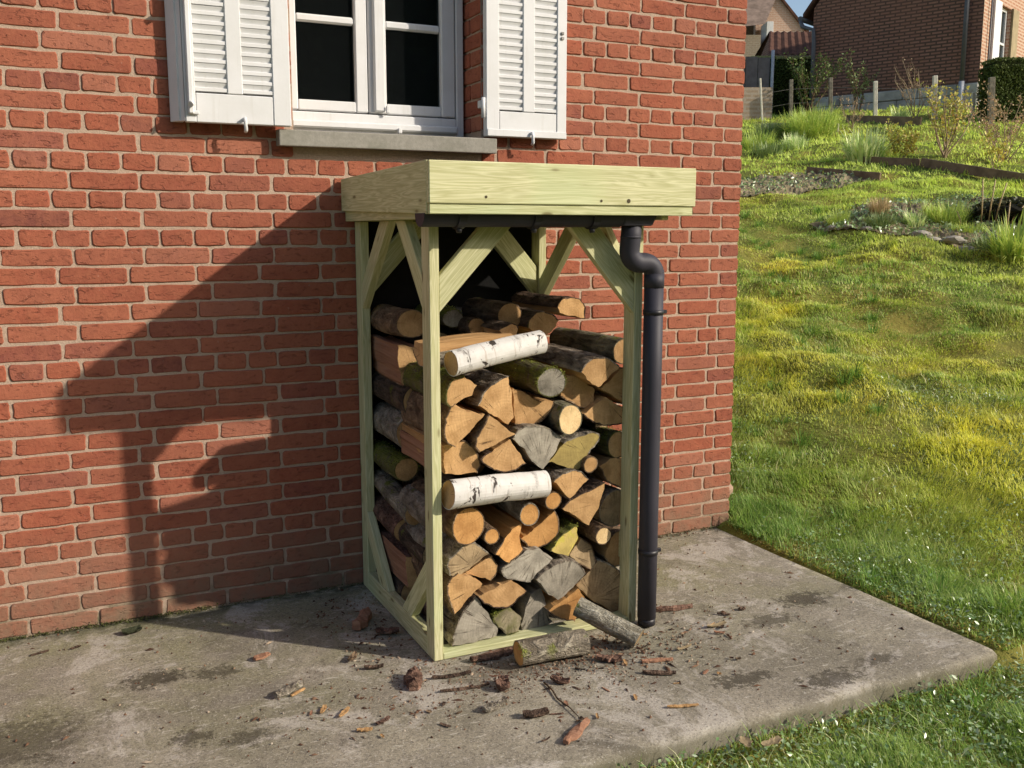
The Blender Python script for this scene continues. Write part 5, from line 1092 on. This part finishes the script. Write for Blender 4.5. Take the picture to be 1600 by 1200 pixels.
# hedges
def hedge(name, ax, c0, L, D, Hh, label, n, lm, topm=None, z0=None, wavy=.025):
    """clipped hedge: c0 = left front foot, ax = direction along its length, D = depth away to the left of ax"""
    A = Vector((ax[0], ax[1], 0)).normalized(); B = Vector((-A.y, A.x, 0)); z0 = hz(c0[0], c0[1]) if z0 is None else z0; e = empty(name, (c0[0], c0[1], z0), label, 'hedge')
    o = mesh('branches', boxv(.045, L - .045, .045, D - .045, -.6, Hh - .045), BOXF, [m_plain(name + '_core', (.032, .040, .014), .95, .05)], e); o.rotation_euler = (0, 0, math.atan2(A.y, A.x))
    rs_ = np.random.RandomState(int(L * 100)); area = [L * Hh, L * Hh, D * Hh, D * Hh, L * D]; pr_ = np.array(area) / sum(area); f = rs_.choice(5, n, p=pr_); u, v = rs_.rand(n), rs_.rand(n); dd = -np.abs(rs_.normal(0, .035, n)) + wavy * np.sin(u * L * 5) * np.sin(v * 7) * .6 + .01
    x = np.where(f < 2, u * L, np.where(f == 2, -dd, np.where(f == 3, L + dd, u * L))); y = np.where(f == 0, -dd, np.where(f == 1, D + dd, np.where(f == 4, v * D, u * D))); z = np.where(f == 4, Hh + dd, v * Hh - .1)
    for tp in (False, True):
        k = (z > Hh - .07) == tp
        if k.sum() < 3: continue
        o = leaves('crown' if not tp else 'crown_top', np.stack([x[k], y[k], z[k]], -1), rs_.uniform(.010, .024, k.sum()) * (1 if L < 10 else 4), (topm or lm) if tp else lm, e, .2, .7, rs_); o.rotation_euler = (0, 0, math.atan2(A.y, A.x))
    return e
hedge('tall_hedge', (1.0, -.42), (14.62, 8.02), 3.0, .55, 1.22, 'tall dark clipped hedge at the right edge in front of the neighbour house', 52000, G7, z0=3.10)
hedge('dark_hedge', (.905, -.425), (14.75, 14.62), 1.75, .7, 1.45, 'dark clipped hedge with a yellowish top in front of the tiled shed', 36000, G7, G8, z0=3.92)

# ---------------------------------------------------------------- neighbour houses
FB1 = m_farbrick('neighbour_brick', (.36, .185, .130), (.30, .145, .10), (.10, .065, .05)); FB2 = m_farbrick('far_house_brick', (.46, .27, .19), (.52, .33, .24), (.55, .44, .35)); FB3 = m_farbrick('neighbour_front_brick', (.34, .17, .105), (.42, .23, .15), (.52, .40, .30))
M_STONE = m_plain('grey_foundation_stone', (.60, .58, .52), .9, .15, .22, 3, .6); M_ZINC = m_plain('zinc_pipe', (.12, .12, .13), .5, .4); M_ZINCL = m_plain('pale_zinc', (.48, .50, .53), .45, .5); M_TILE = m_plain('dark_clay_tile', (.12, .060, .042), .85, .15, .2, 6, .5); M_TILE2 = m_plain('grey_brown_tile', (.30, .22, .17), .85, .15, .2, 4, .5)
az = R(-22); U = Vector((math.sin(az), math.cos(az), 0)); Vv = Vector((U.y, -U.x, 0)); rc = Vector((16.356, 9.775, 0))
nh = empty('neighbour_house', (rc.x, rc.y, 3.4), 'dark brick neighbour house with a stone base and two downpipes at the top right', 'house')
# local frame: +x = along the shaded gable towards the far left corner, +y = along the sunlit front to the right (away)
nh.matrix_basis = Matrix(((U.x, Vv.x, 0, rc.x), (U.y, Vv.y, 0, rc.y), (0, 0, 1, 0), (0, 0, 0, 1)))
GL = 3.42; SZ = 4.27
def loc(name, v, f, m, par=None): return mesh(name, v, f, [m], par or nh)
gab = loc('wall', [(0, 0, SZ), (GL, 0, SZ), (GL, 0, 6.10), (1.3, 0, 8.9), (0, 0, 7.6), (0, .25, SZ), (GL, .25, SZ), (GL, .25, 6.10), (1.3, .25, 8.9), (0, .25, 7.6)], [(0, 1, 2, 3, 4), (9, 8, 7, 6, 5), (1, 6, 7, 2), (2, 7, 8, 3), (3, 8, 9, 4), (0, 4, 9, 5)], FB1)
W0, W1, WH0, WH1 = .95, 1.65, 4.55, 5.85
for a, b_, c, d in ((.002, W0, SZ, 7.55), (W1, 8, SZ, 7.55), (W0, W1, SZ, WH0), (W0, W1, WH1, 7.55)):
    o = box('front_wall', -.004, .25, max(a, .252), b_, c, d, FB3, nh) if a == .002 else box('front_wall', -.004, .25, a, b_, c, d, FB3, nh)
o = box('front_wall', -.006, -.001, .0, .26, SZ, 7.55, FB3, nh)
box('back_wall', GL - .25, GL - .002, .252, 8, SZ, 6.0, FB3, nh)
kst = 0; rn = random.Random(3)
for row in range(4):
    z = 3.45 + row * .205; x = rn.uniform(-.2, 0)
    while x < GL:
        w = rn.uniform(.28, .52); a, b_ = max(x, 0), min(x + w - .018, GL)
        if b_ - a > .05:
            o = box('stone', a, b_, -.045 + rn.uniform(0, .014), .2, z, z + .19, M_STONE, nh, .010)
        x += w
box('foundation', .01, GL - .01, -.020, .24, 2.9, SZ - .002, m_plain('foundation_mortar', (.22, .20, .17), .95), nh); box('foundation', -.04, .23, .26, 8, 2.9, SZ - .002, M_STONE, nh)
loc('roof', [(-.35, -.06, 7.42), (1.3, -.06, 9.02), (GL + .22, -.06, 6.02), (-.35, 8.2, 7.42), (1.3, 8.2, 9.02), (GL + .22, 8.2, 6.02), (-.35, -.06, 7.34), (1.3, -.06, 8.92), (GL + .22, -.06, 5.94), (-.35, 8.2, 7.34), (1.3, 8.2, 8.92), (GL + .22, 8.2, 5.94)],
    [(0, 1, 4, 3), (1, 2, 5, 4), (6, 9, 10, 7), (7, 10, 11, 8), (0, 6, 7, 1), (1, 7, 8, 2), (0, 3, 9, 6), (2, 8, 11, 5)], M_TILE)
tube('gutter', [(GL + .26, -.10, 5.92), (GL + .26, 8.1, 5.92)], .055, M_ZINC, nh, 10); tube('downpipe', [(GL + .26, -.06, 5.88), (GL + .22, -.07, 5.76), (GL + .08, -.09, 5.70), (GL - .05, -.10, 5.66), (GL - .08, -.10, 5.4), (GL - .08, -.10, 3.6)], .042, M_ZINC, nh, 10)
tube('downpipe', [(.28, -.09, 6.9), (.28, -.09, 4.30)], .045, M_ZINC, nh, 10); tube('downpipe_foot', [(.28, -.09, 4.30), (.28, -.09, 3.4)], .055, M_ZINCL, nh, 10)
wn_ = empty('window'); wn_.parent = nh
box('pane', .10, .11, W0 + .05, W1 - .05, WH0 + .05, WH1 - .05, M_GLASS, wn_); box('room_shade', .20, .24, W0, W1, WH0, WH1, M_DARKROOM, wn_)
for a, b_, c, d in ((W0, W0 + .06, WH0, WH1), (W1 - .06, W1, WH0, WH1), ((W0 + W1) / 2 - .03, (W0 + W1) / 2 + .03, WH0, WH1), (W0 + .061, W1 - .061, WH0, WH0 + .06), (W0 + .061, W1 - .061, WH1 - .06, WH1), (W0 + .061, W1 - .061, 5.15, 5.19)): box('frame', .07, .12 + (.002 if c == 5.15 else 0), a, b_, c, d, M_PAINT, wn_)
box('shutter', -.05, -.008, W0 - .42, W0 - .02, WH0, WH1 + .02, M_PAINT, nh, .003); box('shutter', -.05, -.008, W1 + .02, W1 + .40, WH0, WH1 + .02, m_plain('ochre_shutter', (.34, .27, .15), .7), nh, .003); tube('rain_pipe', [(-.05, .30, 6.0), (-.05, .30, 3.5)], .018, M_ZINC, nh, 8)
# tiled shed
sh_ = empty('shed', (17.4, 16.2, 4.4), 'low shed with a dark red tiled roof behind the hedge', 'shed'); rm = Matrix.Translation((17.14, 16.86, 0)) @ Matrix.Rotation(math.atan2(-.48, 1.0), 4, 'Z'); sh_.matrix_basis = rm
box('wall', .15, 4.0, .15, 1.9, 3.9, 5.95, FB1, sh_)
rv = []; rf = []; nT = 22; Lr = 4.2
for i in range(nT * 4 + 1):
    x = Lr * i / (nT * 4); b_ = .022 * math.sin(i * math.pi / 2); rv += [(x, -.05, 5.93 + b_), (x + .30 * (1 - x / Lr), 1.15, 6.72 + b_), (x, 2.3, 5.93 + b_)]
for i in range(nT * 4): a = 3 * i; rf += [(a, a + 3, a + 4, a + 1), (a + 1, a + 4, a + 5, a + 2)]
mesh('roof', rv, rf, [M_TILE], sh_); mesh('gable', [(.15, .15, 5.9), (.15, 1.9, 5.9), (.30, 1.1, 6.6)], [(0, 1, 2)], [FB1], sh_); box('eaves_board', 0, Lr, -.06, -.03, 5.83, 5.92, M_OLDWOOD, sh_)
# far gabled house: gable with its peak, tiled roof running to the left
fh = empty('gabled_house', (25.5, 26.2, 6.0), 'pale pinkish brick house with a steep gable at the top left of the garden view', 'house'); A2 = math.atan2(-.48, 1.0)
fh.matrix_basis = Matrix.Translation((25.306, 26.258, 0)) @ Matrix.Rotation(A2, 4, 'Z')
PZ = 10.15; hw = 2.6
mesh('wall', [(-.78, 0, 5), (2.2, 0, 5), (2.2, 0, PZ - 2.55), (0, 0, PZ), (-.78, 0, PZ - .95), (-.78, .3, 5), (2.2, .3, 5), (2.2, .3, PZ - 2.55), (0, .3, PZ), (-.78, .3, PZ - .95)], [(0, 1, 2, 3, 4), (9, 8, 7, 6, 5), (1, 6, 7, 2), (0, 4, 9, 5)], [FB2], fh)
mesh('roof', [(-.02, -.10, PZ + .08), (2.45, -.10, PZ - 2.75), (2.45, 8, PZ - 2.75), (-.02, 8, PZ + .08), (-.02, -.10, PZ - .04), (2.38, -.10, PZ - 2.82), (2.38, 8, PZ - 2.82), (-.02, 8, PZ - .04)], [(0, 1, 2, 3), (7, 6, 5, 4), (0, 4, 5, 1), (1, 5, 6, 2)], [M_TILE], fh)
mesh('side_roof', [(.0, -.06, PZ + .05), (-4.5, -.06 + .9, PZ - .25), (-4.9, -1.2, PZ - 1.75), (-.80, -1.5, PZ - 1.35)], [(0, 1, 2, 3)], [M_TILE2], fh)
box('side_wall', -4.8, -.8, -.95, .2, 5, PZ - 1.62, m_farbrick('shaded_far_brick', (.26, .20, .14), (.30, .24, .17), (.32, .28, .22)), fh)
box('door_frame', -.60, -.36, -.96, -.06, 7.9, PZ - 1.15, M_PAINT, fh, .005)
# low outbuilding wall and boards at the left edge of the garden
gwl = tag(box('garden_wall', 0, 2.6, 0, .25, -.4, .62, m_farbrick('garden_wall_brick', (.30, .23, .16), (.36, .28, .20), (.38, .33, .27), 1.3)), 'low weathered wall at the left, beside the thin leaning stake', 'wall'); gwl.matrix_basis = Matrix.Translation((10.9, 13.05, hz(13.2, 12.3) - .05)) @ Matrix.Rotation(-.40, 4, 'Z')
fp = empty('board_fence', (12.3, 14.6, 4.0), 'tall grey board fence with a pale metal post behind the low wall', 'fence'); fp.rotation_euler = (0, 0, -.42)
for k in range(9): box('board', k * .27 + .005, k * .27 + .262, 0, .03, -.3, 1.18 + .01 * math.sin(k * 3), m_plain('grey_board', (.20, .18, .17), .9, .1, .15, 6, .4) if k == 0 else bpy.data.materials['grey_board'], fp, .002)
tube('post', [(2.47, -.03, -.4), (2.47, -.03, 1.32)], .035, M_ZINCL, fp, 10)
# dense hedge of evergreens on the street side, mirrored in the window panes
hedge('street_hedge', (1, 0), (-6.0, -17.0), 24, 1.6, 8.0, 'tall evergreen hedge opposite the house, dark mirror image in the window panes', 24000, leafy('evergreen_leaf', [(.06, .09, .035), (.10, .14, .05)], .2), z0=-.1)
